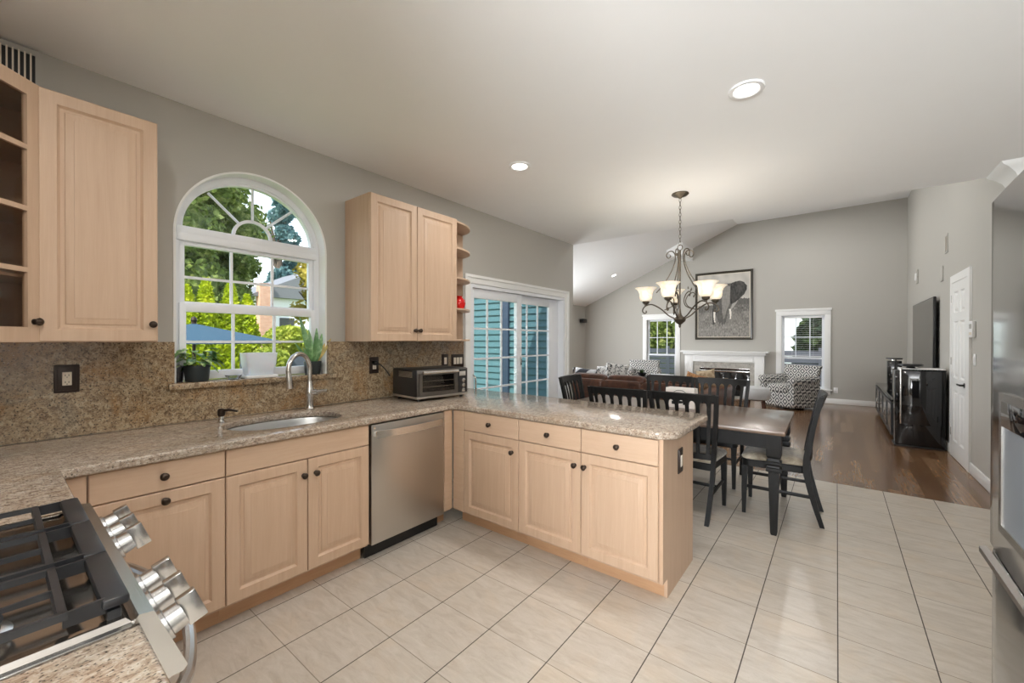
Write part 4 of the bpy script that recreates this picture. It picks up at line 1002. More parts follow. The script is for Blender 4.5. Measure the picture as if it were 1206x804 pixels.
camdir = math.atan2(CAMPOS[1] - CHY, CAMPOS[0] - CHX)
for k, av in enumerate((-18, 42, 103, 190, 262)):
    an = camdir + R(av)
    rot = Matrix.Rotation(an, 4, 'Z'); R_ = .315
    a = MB()
    lower = spline([(.035, 0, 1.60), (.10, 0, 1.635), (.17, 0, 1.70), (.245, 0, 1.745), (.295, 0, 1.745), (.330, 0, 1.725), (.347, 0, 1.69), (.330, 0, 1.665), (.310, 0, 1.672), (.313, 0, 1.69)], 6)
    a.tube(lower, .0062, 8, mat=rot)
    ao = a.build('arm', M['chand'], ch)
    u_ = MB()
    upper = spline([(.215, 0, 1.86), (.155, 0, 1.93), (.085, 0, 2.04), (.045, 0, 2.15), (.045, 0, 2.215), (.07, 0, 2.25), (.105, 0, 2.245), (.122, 0, 2.215), (.108, 0, 2.188), (.085, 0, 2.196), (.088, 0, 2.212)], 6)
    u_.tube(upper, .0052, 8, mat=rot); u_.build('upper_scroll', M['chand'], ch)
    v = MB(); v.tube(spline([(.14, 0, 1.69), (.075, 0, 1.72), (.052, 0, 1.77), (.075, 0, 1.825), (.115, 0, 1.85), (.135, 0, 1.835), (.125, 0, 1.81)], 6), .0045, 7, mat=rot)
    for lx, lz, s_ in ((.125, 1.80, 1), (.105, 1.87, .8), (.14, 1.845, .9)):
        v.lathe([(0, 0), (.007 * s_, .010), (.004 * s_, .022), (0, .03)], 6, rot @ Matrix.Translation((lx, 0, lz)))
    v.build('leaf_scroll', M['chand'], ch)
    T_ = rot @ Matrix.Translation((R_, 0, 0))
    MB().lathe([(0, 1.735), (.010, 1.735), (.012, 1.75), (.030, 1.76), (.036, 1.775), (.033, 1.785), (0, 1.785)], 20, T_).build('socket_cup', M['chand'], ch)
    prof = [(.034, 1.782), (.046, 1.788), (.056, 1.805), (.060, 1.83), (.063, 1.86), (.072, 1.885), (.088, 1.902), (.101, 1.910), (.104, 1.913), (.100, 1.914), (.086, 1.907), (.069, 1.889), (.060, 1.86), (.057, 1.83), (.053, 1.808), (.044, 1.793), (.034, 1.788)]
    sh = MB().lathe(prof, 32, T_, caps=False).build('lamp_shade', M['shade'], ch)
    MB().sphere((0, 0, 0), .026, 14).build('bulb', M['bulb'], sh, loc=T_ @ Vector((0, 0, 1.845)))
    d = bpy.data.lights.new('chandelier_lamp', 'POINT'); d.energy = 3.0; d.color = (1, .95, .88); d.shadow_soft_size = .03
    o = bpy.data.objects.new('chandelier_lamp', d); COL.objects.link(o); o.parent = ch; o.location = T_ @ Vector((0, 0, 1.878))

# ------------------------------------------------------------------ dining set
TX0, TX1, TY0, TY1 = .84, 2.735, 2.572, 3.625
tb = thing('dining_table', 'long black dining table with brown plank top', 'table', ((TX0 + TX1) / 2, (TY0 + TY1) / 2, 0), R(1.0))
hx, hy = (TX1 - TX0) / 2, (TY1 - TY0) / 2
MB().box(-hx, -hy, .727, hx, hy, .760, .006).build('tabletop', M['tablewood'], tb)
m = MB(); ia, ib = hx - .075, hy - .075
m.rings([[(sx * ia, sy * ib, .612), (sx * ia, sy * ib, .7265), (sx * (ia - .022), sy * (ib - .022), .7265), (sx * (ia - .022), sy * (ib - .022), .612)] for sx, sy in ((-1, -1), (1, -1), (1, 1), (-1, 1))], loop=True)
m.build('apron', M['chairblack'], tb, smooth=0)
def sq_ring(h, z): return [(-h, -h, z), (h, -h, z), (h, h, z), (-h, h, z)]
for sx in (-1, 1):
    for sy in (-1, 1):
        l = MB(); l.rings([sq_ring(h, z) for h, z in ((.016, 0), (.020, .012), (.0215, .02), (.031, .36), (.034, .455), (.046, .46), (.047, .47), (.046, .485), (.037, .49), (.035, .50), (.038, .51), (.047, .515), (.047, .53), (.037, .535), (.035, .555), (.043, .565), (.046, .575), (.046, .7265))])
        l.build('leg', M['chairblack'], tb, loc=(sx * (hx - .072), sy * (hy - .072), 0), smooth=20)

def make_chair(label):
    """local: front towards +y, back at -y"""
    t = thing('dining_chair', label, 'chair', (0, 0, 0), 0, 'black slat back dining chairs')
    # seat cushion
    def trap(z, i, dz=0):
        return rounded_poly([(-.205 + i, -.205 + i), (.205 - i, -.205 + i), (.235 - i, .225 - i), (-.235 + i, .225 - i)], [.03, .03, .05, .05], 5)
    s = MB(); s.rings([[(x, y, z) for x, y in trap(0, i)] for i, z in ((.012, .440), (.0, .447), (.0, .462), (.010, .478), (.04, .492), (.09, .499), (.14, .500))])
    s.build('seat', M['velvet'], t, smooth=60)
    f = MB(); f.rings([[(x, y, z) for x, y in trap(0, i)] for i, z in ((.008, .385), (.004, .39), (.004, .436), (.008, .4395))]); f.build('seat_frame', M['chairblack'], t)
    for sx in (-1, 1):
        l = MB(); l.rings([[(sx * (x + dx * h), y + dy * h, z) for dx, dy in ((-1, -1), (1, -1), (1, 1), (-1, 1))] for x, y, z, h in ((.205, .205, 0, .013), (.205, .203, .2, .018), (.203, .198, .39, .022))])
        l.build('front_leg', M['chairblack'], t, smooth=20)
        # rear leg runs up as back post
        pp = spline([(.185, -.305, 0), (.195, -.262, .15), (.205, -.222, .32), (.210, -.206, .46), (.222, -.225, .62), (.238, -.262, .82), (.250, -.300, .985)], 5)
        l = MB(); l.rings([[(sx * (p.x + dx * .0155), p.y + dy * (.015 + .007 * max(0, 1 - abs(p.z - .42) / .4)), p.z) for dx, dy in ((-1, -1), (1, -1), (1, 1), (-1, 1))] for p in pp])
        l.build('rear_leg', M['chairblack'], t, smooth=30)
    def back(u, z):   # u in -1..1, curved back surface
        k = (z - .46) / (.985 - .46); hw = .205 + .036 * k; y = -.207 - .018 * k - .075 * k * k
        return (u * hw, y - .028 * (1 - u * u), z)
    # top rail with scalloped lower edge: six slats -> seven gaps (outer two narrow and square)
    rail = MB(); gaps = 7; slats = 6
    edges = [-1.0]; gw_ = [.13] + [.235] * 5 + [.13]; sw = (2 - sum(gw_)) / 6
    u = -1.0; spans = []
    for g in range(7):
        spans.append(('g', u, u + gw_[g], g)); u += gw_[g]
        if g < 6: spans.append(('s', u, u + sw, g)); u += sw
    cols = []
    for kind, a, b, g in spans:
        n = 10 if kind == 'g' else 1
        for k in range(n + (1 if b > .999 else 0)):
            uu = a + (b - a) * k / n; v = k / n
            if kind == 'g' and 0 < g < 6: zl = .885 + .048 * math.sqrt(max(0, 1 - (2 * v - 1) ** 2))
            elif kind == 'g': zl = .925 if 0 < v else .885
            else: zl = .885
            cols.append((uu, zl))
    rg = []
    for uu, zl in cols:
        rg.append([Vector(back(uu, zl)) + Vector((0, .010, 0)), Vector(back(uu, zl)) + Vector((0, -.010, 0)), Vector(back(uu, .985)) + Vector((0, -.012, 0)), Vector(back(uu, .992)), Vector(back(uu, .985)) + Vector((0, .012, 0))])
    rail.rings(rg); rail.build('top_rail', M['chairblack'], t, smooth=30)
    lo = MB(); lo.rings([[Vector(back(uu, .475)) + Vector((0, .010, 0)), Vector(back(uu, .475)) + Vector((0, -.010, 0)), Vector(back(uu, .520)) + Vector((0, -.010, 0)), Vector(back(uu, .520)) + Vector((0, .010, 0))] for uu in [-1 + 2 * k / 12 for k in range(13)]])
    lo.build('lower_rail', M['chairblack'], t, smooth=30)
    for kind, a, b, g in spans:
        if kind != 's': continue
        s = MB(); s.rings([[Vector(back(a - .01, z)) + Vector((0, .006, 0)), Vector(back(a - .01, z)) + Vector((0, -.006, 0)), Vector(back(b + .01, z)) + Vector((0, -.006, 0)), Vector(back(b + .01, z)) + Vector((0, .006, 0))] for z in [.515 + .38 * k / 8 for k in range(9)]])
        s.build('slat', M['chairblack'], t, smooth=30)
    st = MB()
    for sx in (-1, 1): st.box(sx * .201 - .008, -.235, .205, sx * .201 + .008, .2, .23, .003)
    st.box(-.20, -.03, .206, .20, -.012, .229, .003)
    st.build('stretcher', M['chairblack'], t)
    return t
c = make_chair('black slat back chair between the peninsula corner and the table'); c.location = (2.072, 2.815, 0)
dup(c, (1.523, 2.80, 0), R(2), 'black slat back chair behind the middle of the peninsula worktop')
dup(c, (2.63, 3.185, 0), R(92), 'black slat back chair at the open table end, seen from the side')
dup(c, (2.062, 3.70, 0), R(180), 'black slat back chair across the table with rail under the fireplace')
dup(c, (1.535, 3.70, 0), R(182), 'black slat back chair across the table with rail behind the shopping bag')
dup(c, (.90, 3.345, 0), R(-86), 'black slat back chair at the table end by the sliding door')
# shopping bag on the table
bgx = thing('shopping_bag', 'white paper bag with a black ring print on the dining table', 'bag', (1.862, 3.25, .7605), R(-3))
m = MB(); m.rings([[(-.135 + i, -.05 + i * .2, z), (.135 - i, -.05 + i * .2, z), (.135 - i, .05 - i * .2, z), (-.135 + i, .05 - i * .2, z)] for i, z in ((0, 0), (0, .01), (.0, .12), (.004, .185))], caps=False)
m.box(-.13, -.048, .001, .13, .048, .004); m.build('paper', plain('white_paper', srgb(238, 232, 226), .7), bgx, smooth=0)
m = MB(); m.tube([(.07 * cos(2 * pi * k / 28), -.0515, .105 + .062 * sin(2 * pi * k / 28)) for k in range(28)], .0055, 6, closed=True, flat=.3)
part_label(m.build('ring_print', M['black'], bgx), 'black ring print')
m = MB()
for a, z, w_, h_ in ((-.075, .03, .03, .03), (-.02, .045, .05, .02), (.03, .03, .025, .035), (.055, .05, .03, .02)): m.box(a, -.0512, z, a + w_, -.0502, z + h_)
m.build('lettering', M['black'], bgx, smooth=0)

# ------------------------------------------------------------------ living room
# sofa: back towards the dining table
sf = thing('sofa', 'long brown leather sectional sofa with its back to the dining table', 'sofa', (0, 5.78, 0))
MB().box(-1.75, .02, .06, 1.34, .98, .36, .03).build('base', M['leather'], sf)
m = MB(); m.soft(-1.75, .0, .10, 1.34, .20, .665, e=10, n=14); m.build('back', M['leather'], sf)
for a, b in ((-1.72, -.95), (-.94, -.215), (-.205, .50), (.51, 1.31)):
    m = MB(); m.soft(a, -.012, .16, b, .15, .705, e=14, n=12); m.build('back_panel', M['leather'], sf)
    m = MB(); m.soft(a, .16, .42, b, .36, .785, e=5, n=10); m.build('back_cushion', M['leather'], sf)
    m = MB(); m.soft(a, .30, .34, b, .97, .49, e=6, n=10); m.build('seat_cushion', M['leather'], sf)
m = MB(); m.soft(.55, .95, .08, 1.34, 2.0, .47, e=8, n=10); m.build('chaise', M['leather'], sf)
m = MB(); m.soft(1.31, .05, .08, 1.52, 2.0, .60, e=8, n=10); m.build('arm', M['leather'], sf)
for xx in (-1.68, 1.25):
    for yy in (.08, .9): MB().box(xx, yy, .0, xx + .06, yy + .06, .07).build('foot', M['black'], sf, smooth=0)
def pillow(name, label, loc, rot, w, h, d, mat, cat='pillow'):
    n = 14; vs = []; fs = []
    for side in (1, -1):
        for i in range(n + 1):
            for j in range(n + 1):
                u = -1 + 2 * i / n; v = -1 + 2 * j / n
                k = (max(0, 1 - u ** 4) * max(0, 1 - v ** 4)) ** .5
                px = u * w / 2 * (1 - .10 * (1 - abs(u)) * 0 - .10 * (1 - v * v) * abs(u)); pz = v * h / 2 * (1 - .10 * (1 - u * u) * abs(v))
                vs.append((px, side * d / 2 * k, pz + h / 2))
    N = (n + 1) ** 2
    for s_ in (0, 1):
        for i in range(n):
            for j in range(n):
                q = [s_ * N + i * (n + 1) + j, s_ * N + (i + 1) * (n + 1) + j, s_ * N + (i + 1) * (n + 1) + j + 1, s_ * N + i * (n + 1) + j + 1]
                fs.append(q if s_ else q[::-1])
    o = mesh_obj(name, vs, fs, mat, smooth=True)
    b = bmesh.new(); b.from_mesh(o.data); bmesh.ops.remove_doubles(b, verts=b.verts, dist=1e-4); b.to_mesh(o.data); b.free()
    o.location = loc; o.rotation_euler = rot
    return tag(o, label, cat, 'sofa pillows')
pillow('throw_pillow', 'black and white speckled pillow standing tallest on the sofa', (-.20, 6.28, .485), (R(-12), R(6), R(12)), .44, .50, .15, M['bwpillow'])
pillow('throw_pillow', 'speckled black and white pillow tucked behind the tallest one', (-.42, 6.42, .485), (R(-14), R(-12), R(-10)), .42, .46, .14, M['bwpillow'])
pillow('throw_pillow', 'dark and white banded pillow lying along the sofa back by the wall end', (-.90, 6.34, .485), (R(-28), R(4), R(3)), .50, .40, .14, M['stripe'])
pillow('throw_pillow', 'dark and white banded pillow half hidden by the kitchen wall', (-1.36, 6.34, .485), (R(-28), R(-3), R(-3)), .46, .40, .14, M['stripe'])
pillow('throw_pillow', 'pale blue grey pillow propped on the sofa beside the window', (.64, 6.35, .485), (R(-16), 0, R(4)), .42, .34, .14, M['palecloth'])
pillow('throw_pillow', 'rust woven pillow leaning on the sofa beside the fireplace', (1.00, 6.80, .468), (R(-16), R(14), R(-8)), .36, .36, .15, M['orange'])
b = MB(); b.tube([(1.12, 6.98, .66), (1.16, 6.99, .66), (1.30, 7.0, .655), (1.42, 7.02, .655), (1.56, 7.04, .67), (1.60, 7.045, .675)], [.02, .075, .085, .085, .075, .02], 18)
tag(b.build('bolster', M['tan'], smooth=60), 'tan knitted bolster laid over the sofa arm in front of the fireplace', 'pillow')
pillow('throw_pillow', 'small tan pillow standing behind the bolster', (1.20, 7.24, .468), (R(-10), R(-10), R(10)), .32, .40, .13, M['tan'])

def armchair(label, loc, rotz):
    """front towards -y"""
    t = thing('armchair', label, 'armchair', loc, rotz, 'patterned swivel armchairs')
    m = MB(); m.soft(-.36, -.38, .03, .36, .36, .36, e=9, n=10); m.build('base', M['diamond'], t, smooth=60)
    m = MB(); m.soft(-.26, -.41, .32, .26, .26, .50, e=5, n=10); m.build('seat_cushion', M['diamond'], t, smooth=60)
    for sx in (-1, 1):
        m = MB(); m.soft(min(sx * .25, sx * .40), -.39, .04, max(sx * .25, sx * .40), .34, .615, e=7, n=10); m.build('arm', M['diamond'], t, smooth=60)
        m = MB(); m.tube([(sx * .335, -.405, .575), (sx * .335, -.39, .575), (sx * .335, .1, .59), (sx * .335, .30, .60)], [.06, .085, .085, .08], 16); m.build('arm_roll', M['diamond'], t, smooth=60)
    rg = []
    for k in range(11):
        f = k / 10; z = .30 + .57 * f; hw = .33 + .055 * f; yc = .22 + .15 * f; th_ = .085 - .03 * f
        rg.append([(hw * x, yc + th_ * y - .05 * (1 - abs(x)) * 0, z) for x, y in [(cos(2 * pi * i / 28) * (abs(cos(2 * pi * i / 28)) ** -.6 if abs(cos(2 * pi * i / 28)) > 1e-3 else 0), sin(2 * pi * i / 28) * (abs(sin(2 * pi * i / 28)) ** -.6 if abs(sin(2 * pi * i / 28)) > 1e-3 else 0)) for i in range(28)]])
    MB().rings(rg).build('backrest', M['diamond'], t, smooth=60)
    MB().lathe([(0, 0), (.24, 0), (.24, .032), (0, .032)], 28).build('swivel_base', M['black'], t)
    return t
a1 = armchair('black and white diamond patterned armchair in front of the blinded window', (2.26, 9.52, 0), R(-33.8))
dup(a1, (-.86, 9.55, 0), R(18), 'black and white diamond patterned armchair behind the sofa by the clear window')
# pouf
t = thing('ottoman', 'round pale grey ottoman on wooden legs before the fireplace', 'ottoman', (1.80, 8.30, 0))
MB().lathe([(0, .26), (.19, .26), (.235, .28), (.25, .36), (.245, .43), (.21, .485), (.12, .51), (0, .515)], 32).build('cushion', M['palecloth'], t)
for k in range(4):
    a = pi / 4 + k * pi / 2; MB().tube([(.17 * cos(a), .17 * sin(a), .265), (.21 * cos(a), .21 * sin(a), 0)], [.022, .013], 10).build('leg', M['leather'], t)
# side table with bowl
t = thing('side_table', 'dark low side table beyond the sofa', 'table', (.05, 7.75, 0))
MB().box(-.42, -.28, .60, .42, .28, .635, .006).build('tabletop', M['chairblack'], t)
for sx in (-1, 1):
    for sy in (-1, 1): MB().box(sx * .38 - .022, sy * .24 - .022, 0, sx * .38 + .022, sy * .24 + .022, .60).build('leg', M['chairblack'], t, smooth=0)
t = thing('potted_succulent', 'small dark bowl of succulents on the low side table', 'plant', (-.22, 7.72, .6355))
MB().lathe([(0, 0), (.05, 0), (.09, .05), (.095, .075), (.085, .075), (.08, .06), (0, .055)], 20).build('bowl', M['black'], t)
vs, fs = [], []
for k in range(26):
    a = random.random() * 2 * pi; r = .03 + .05 * random.random(); l = .06 + .05 * random.random(); w_ = .016
    bx, by = .02 * cos(a), .02 * sin(a); ex, ey = r * 1.3 * cos(a), r * 1.3 * sin(a); i = len(vs)
    vs += [(bx - w_ * sin(a), by + w_ * cos(a), .06), (bx + w_ * sin(a), by - w_ * cos(a), .06), (ex, ey, .06 + l)]; fs.append((i, i + 1, i + 2))
mesh_obj('leaves', vs, fs, M['leaf_dark'], t)
tag(MB().soft(-.02 + .05, 7.58, .6362, .32 + .05, 7.86, .70, e=4, n=8).build('folded_cloth', M['palecloth'], smooth=60), 'folded pale cloth on the low side table', 'cloth')

# fireplace
fp = thing('fireplace', 'white mantel fireplace with stone surround and glass doors', 'fireplace', (.775, FY - .001, 0))
m = MB()
m.box(-.90, -.13, 0, -.70, 0, 1.03, .004); m.box(.70, -.13, 0, .90, 0, 1.03, .004); m.box(-.7005, -.128, .845, .7005, 0, 1.029, .004)
m.build('mantel_frame', M['trim'], fp)
MB().box(-1.0, -.20, 1.085, 1.0, 0, 1.125, .008).build('mantel_shelf', M['trim'], fp)
MB().box(-.94, -.165, 1.03, .94, 0, 1.0849, .01).build('crown', M['trim'], fp)
m = MB(); 
for k in range(56): m.box(-.89 + k * .032, -.148, 1.006, -.875 + k * .032, -.12, 1.0295)
m.build('dentil', M['trim'], fp, smooth=0)
for x0, x1 in ((-.66, -.21), (-.17, .17), (.21, .66)): nm = MB(); nm.rings([[(a, y, b), (c, y, b), (c, y, d), (a, y, d)] for a, b, c, d, y in ((x0, .875, x1, .985, -.128), (x0, .875, x1, .985, -.134), (x0 + .015, .89, x1 - .015, .97, -.134), (x0 + .02, .895, x1 - .02, .965, -.129))]); nm.build('frieze_panel', M['trim'], fp, smooth=0)
for sx in (-1, 1):
    MB().box(sx * .80 - .085, -.137, 0.0, sx * .80 + .085, -.128, .16, .003).build('plinth', M['trim'], fp)
    m = MB()
    for k in range(4): xx = sx * .80 - .06 + k * .04; m.box(xx - .011, -.136, .22, xx + .011, -.128, .80, .004)
    m.build('fluting', M['trim'], fp)
m = wall_cells([-.70, -.545, .60, .70], [0, .70, .845], [(-.545, .60, 0, .70)], lambda u, z, tt: (u, -tt, z), .10); m.build('stone_surround', M['stone'], fp, smooth=0)
m = MB(); m.box(-.545, -.06, 0, .60, -.02, .70); m.build('firebox', M['gloss'], fp, smooth=0)
m = MB(); m.box(-.54, -.085, .60, .595, -.06, .64, .003); m.box(-.54, -.085, .675, .595, -.06, .70, .003); m.build('hood_bar', M['chrome'], fp)
for k in range(4):
    x0 = -.535 + k * .282; MB().box(x0, -.078, .04, x0 + .275, -.07, .595, .002).build('glass_door', M['gloss'], fp)
    MB().box(x0 + .262, -.084, .25, x0 + .270, -.077, .42).build('door_pull', M['chrome'], fp)
MB().box(-.95, -.50, .0, .95, 0, .018, .003).build('hearth', M['stone'], fp)

# framed elephant photograph (painted per vertex; black and white)
fr = thing('framed_picture', 'large dark framed black and white elephant photograph above the fireplace', 'picture', (.765, FY - .002, 2.272))
PW, PH = .66, .86
m = MB(); m.rings([[(sx * (PW - a), y, sz * (PH - a)) for a, y in ((0, 0), (0, -.03), (.012, -.045), (.05, -.030), (.058, -.018), (.058, 0))] for sx, sz in ((-1, -1), (1, -1), (1, 1), (-1, 1))], loop=True)
m.build('frame', wood_mat('picture_frame_wood', (.02, .018, .012), (.06, .052, .034), (8, 8, 2), .35), fr, smooth=20)
m = MB(); m.rings([[(sx * (PW - a), y, sz * (PH - a)) for a, y in ((.056, -.012), (.056, -.020), (.072, -.020), (.072, -.012))] for sx, sz in ((-1, -1), (1, -1), (1, 1), (-1, 1))], loop=True)
m.build('fillet', M['ivory'], fr, smooth=0)
NXp, NZp = 140, 182
vs, fs, cols = [], [], []
def in_ell(x, z, cx, cz, rx, rz, rot=0.0):
    a = R(rot); dx, dz = x - cx, z - cz; u = dx * cos(a) + dz * sin(a); v = -dx * sin(a) + dz * cos(a)
    return (u / rx) ** 2 + (v / rz) ** 2
def P_(pts): return [((x - 80) / 545, 1 - (y - 60) / 690) for x, y in pts]
EAR = P_([(436, 165), (480, 150), (525, 143), (570, 165), (598, 205), (596, 240), (572, 290), (540, 322), (508, 352), (470, 380), (446, 394), (428, 385), (424, 300), (428, 220)])
BODY = P_([(240, 230), (270, 195), (320, 180), (372, 165), (436, 165), (438, 250), (432, 330), (440, 395), (425, 450), (404, 500), (388, 560), (372, 620), (352, 668), (330, 664), (318, 610), (296, 560), (272, 500), (252, 440), (236, 340)])
FACE = P_([(330, 215), (385, 185), (428, 200), (430, 300), (424, 385), (404, 430), (388, 470), (372, 540), (350, 560), (345, 460), (338, 330)])
LEGS = P_([(236, 430), (268, 430), (272, 560), (268, 640), (240, 640)])
JAW = P_([(446, 394), (508, 352), (495, 380), (455, 440), (430, 450)])
def inside(p, u, v):
    r = False; j = len(p) - 1
    for i in range(len(p)):
        if (p[i][1] > v) != (p[j][1] > v) and u < (p[j][0] - p[i][0]) * (v - p[i][1]) / (p[j][1] - p[i][1]) + p[i][0]: r = not r
        j = i
    return r
def paint(u, v):
    """grey value of the photograph; u,v in 0..1 from bottom left"""
    n1 = noise.noise(Vector((u * 40, v * 14, 1))); n2 = noise.noise(Vector((u * 8, v * 8, 3))); n3 = noise.noise(Vector((u * 90, v * 30, 5)))
    hor = .51 + .012 * n2
    c = .66 + .10 * n2 - .08 * abs(u - .5)
    if hor < v < hor + .09 + .02 * n1 and u > .70: c = .22 + .06 * n1
    if v <= hor: c = .34 + .20 * n3 + .08 * n2 - .06 * (v > .40)
    du, dv = .008 * n1, .006 * n3
    uu, vv = u + du, v + dv
    if inside(LEGS, uu, vv): c = .13 + .04 * n1
    if inside(BODY, uu, vv): c = .21 + .06 * n1 + .05 * noise.noise(Vector((u * 14, v * 70, 2))) - .08 * (u < .36)
    if inside(FACE, uu, vv): c = .40 + .07 * n1 + .06 * noise.noise(Vector((u * 10, v * 80, 4))) - .18 * max(0, .62 - v)
    if inside(EAR, uu, vv): c = .13 + .07 * n1 + .06 * n2 + .05 * noise.noise(Vector((u * 30, v * 30, 9)))
    if inside(JAW, uu, vv): c = .50 + .06 * n1
    for x0, y0, x1, y1 in ((262, 470, 266, 588), (424, 446, 428, 556)):
        py_ = 60 + (1 - v) * 690; px_ = 80 + u * 545
        if y0 < py_ < y1 and abs(px_ - (x0 + (x1 - x0) * (py_ - y0) / (y1 - y0)) - 5 * sin((py_ - y0) / (y1 - y0) * pi) * (-1 if x0 < 300 else 1)) < 11 - 5 * (py_ - y0) / (y1 - y0): c = .86
    if v < .20 + .06 * n3 + .03 * n1: c = .38 + .20 * n3 + .08 * n1
    return max(.02, min(1, c))
for j in range(NZp + 1):
    for i in range(NXp + 1):
        u, v = i / NXp, j / NZp
        vs.append(((PW - .07) * (2 * u - 1), -.014, (PH - .07) * (2 * v - 1))); k = paint(u, v) ** 1.45 * 1.0; cols.append((k * 1.06, k, k * .90, 1))
for j in range(NZp):
    for i in range(NXp):
        a = j * (NXp + 1) + i; fs.append((a, a + 1, a + NXp + 2, a + NXp + 1))
n = NT('photo_print'); at = n.n('ShaderNodeVertexColor', layer_name='Col'); n.set(color=at.outputs[0], rough=.55)
pr = mesh_obj('photo_print', vs, fs, n.m, fr)
ca = pr.data.color_attributes.new('Col', 'FLOAT_COLOR', 'POINT')
for i, c_ in enumerate(cols): ca.data[i].color = c_

# television and stand
tv = thing('television', 'flat dark television hung on the right wall', 'television', (RX, 8.28, 1.48), R(-90))
MB().box(-.98, -.065, -.53, .98, -.035, .53, .004).build('case', M['black'], tv)
part_label(MB().box(-.968, -.0665, -.515, .968, -.064, .518).build('screen', M['screen'], tv, smooth=0), 'grey reflecting screen')
MB().box(-.3, -.036, -.2, .3, 0, .2).build('wall_bracket', M['black'], tv, smooth=0)
ts = thing('television_stand', 'low black television stand with glass doors along the right wall', 'television stand', (3.64, 6.98, 0))
# local x into the wall, y along
m = MB(); m.box(0, 0, .05, .48, 2.9, .545, .004); m.build('carcass', M['black'], ts)
MB().box(-.015, -.012, .545, .485, 2.912, .572, .004).build('top', M['gloss'], ts)
for k in range(4):
    y0 = .02 + k * .717
    d = wall_cells([y0, y0 + .05, y0 + .66, y0 + .71], [.07, .12, .49, .535], [(y0 + .05, y0 + .66, .12, .49)], lambda u, z, tt: (-tt, u, z), .018).build('door', M['black'], ts, smooth=0)
    MB().box(-.010, y0 + .045, .115, -.006, y0 + .665, .495).build('pane', M['screen'], d, smooth=0)
    yy = y0 + (.66 if k % 2 == 0 else .05); MB().tube([(-.02, yy, .25), (-.045, yy, .26), (-.045, yy, .34), (-.02, yy, .35)], .006, 8).build('handle', M['chrome'], d)
for yy in (.06, 2.78):
    for xx in (.02, .40): MB().box(xx, yy, 0, xx + .06, yy + .06, .05).build('foot', M['black'], ts, smooth=0)
def tower(label, loc, w, d, h, rotz=0):
    t = thing('tower_speaker', label, 'speaker', loc, rotz, 'black speakers by the television')
    MB().box(0, 0, 0.0, w, d, h, .006).build('cabinet', M['gloss'], t)
    MB().lathe([(0, h + .022), (w * .42, h + .022), (w * .60, h + .026), (w * .60, h + .045), (0, h + .048)], 28, Matrix.Translation((w / 2, d / 2, 0)) @ Matrix.Diagonal((1, 1.2, 1, 1))).build('top_plate', M['black'], t)
    MB().cyl((w / 2, d / 2, h - .002), (w / 2, d / 2, h + .024), w * .18).build('neck', M['chrome'], t)
    return t
tower('black speaker with round top plate standing on the television stand', (3.66, 8.05, .5725), .17, .17, .50)
t = thing('glossy_cabinet', 'tall glossy black cabinet with steel edge at the near end of the television stand', 'cabinet', (3.635, 6.62, 0))
MB().box(.0, .012, .02, .47, .345, 1.0, .004).build('cabinet', M['gloss'], t)
MB().box(.05, -.002, .30, .47, .010, 1.022, .002).build('glass_front', M['gloss'], t)
MB().box(.044, -.006, .30, .058, .004, 1.03, .001).build('edge_strip', M['chrome'], t)
MB().box(.05, -.002, 1.0005, .47, .345, 1.028, .003).build('white_top', M['white'], t)
MB().box(-.01, -.004, 0, .475, .345, .0195, .003).build('plinth', M['black'], t)
sp = thing('tower_speaker', 'black disc topped speaker on the tall glossy cabinet', 'speaker', (3.80, 6.80, 1.0285), 0, 'black speakers by the television')
MB().lathe([(0, 0), (.05, 0), (.04, .02), (.10, .028), (.125, .036), (.125, .05), (.10, .055), (0, .056)], 28).build('top_plate', M['black'], sp)

# ------------------------------------------------------------------ things on the window ledge
LZ = 1.1452
def leaf(vs, fs, base, tip, w, droop=.0, n=6, fold=.25, side=None):
    b, t_ = Vector(base), Vector(tip); ax = t_ - b; L = ax.length; sd = side or ax.cross(Vector((0, 0, 1)))
    sd = Vector(sd)
    if sd.length < 1e-5: sd = Vector((1, 0, 0))
    sd.normalize(); up = sd.cross(ax.normalized()); i0 = len(vs)
    for k in range(n + 1):
        f = k / n; c = b + ax * f + Vector((0, 0, -droop * f * f)) + up * (.15 * L * sin(pi * f) * .5)
        ww = w * (sin(pi * min(1, f * .92 + .04)) ** .8) * (1 - .25 * f)
        vs += [tuple(c - sd * ww + up * ww * fold), tuple(c), tuple(c + sd * ww + up * ww * fold)]
    for k in range(n):
        a = i0 + 3 * k; fs += [(a, a + 1, a + 4, a + 3), (a + 1, a + 2, a + 5, a + 4)]
def pot(t, r0, r1, h, mat):
    MB().lathe([(0, 0), (r0, 0), (r0 + .002, .004), (r1, h - .012), (r1 + .003, h - .012), (r1 + .003, h), (r1 - .004, h), (r1 - .006, h - .02), (0, h - .022)], 32).build('pot', mat, t)
    MB().lathe([(0, h - .0215), (r1 - .007, h - .0215), (r1 - .02, h - .012), (0, h - .008)], 20).build('soil', M['soil'], t)
t = thing('potted_pothos', 'trailing variegated pothos in a dark pot at one end of the ledge', 'plant', (-.045, -.050, LZ))
pot(t, .056, .066, .098, M['potblack'])
vs, fs = [], []; vs2, fs2 = [], []
rnd = random.Random(3)
for k in range(46):
    a = rnd.random() * 2 * pi; r = .05 + .06 * rnd.random(); hz = .10 + .10 * rnd.random(); sx_ = .75 if cos(a) > 0 else .55
    b = (.6 * r * cos(a) * sx_, .8 * r * sin(a), hz); tt = (b[0] + (.055 + .02 * rnd.random()) * cos(a) * sx_, b[1] + (.06 + .03 * rnd.random()) * sin(a), hz + rnd.uniform(-.045, .03))
    leaf(vs, fs, b, tt, .020 + .010 * rnd.random(), .02)
mesh_obj('leaves', vs, fs, M['leaf_pothos'], t, True)
m = MB()
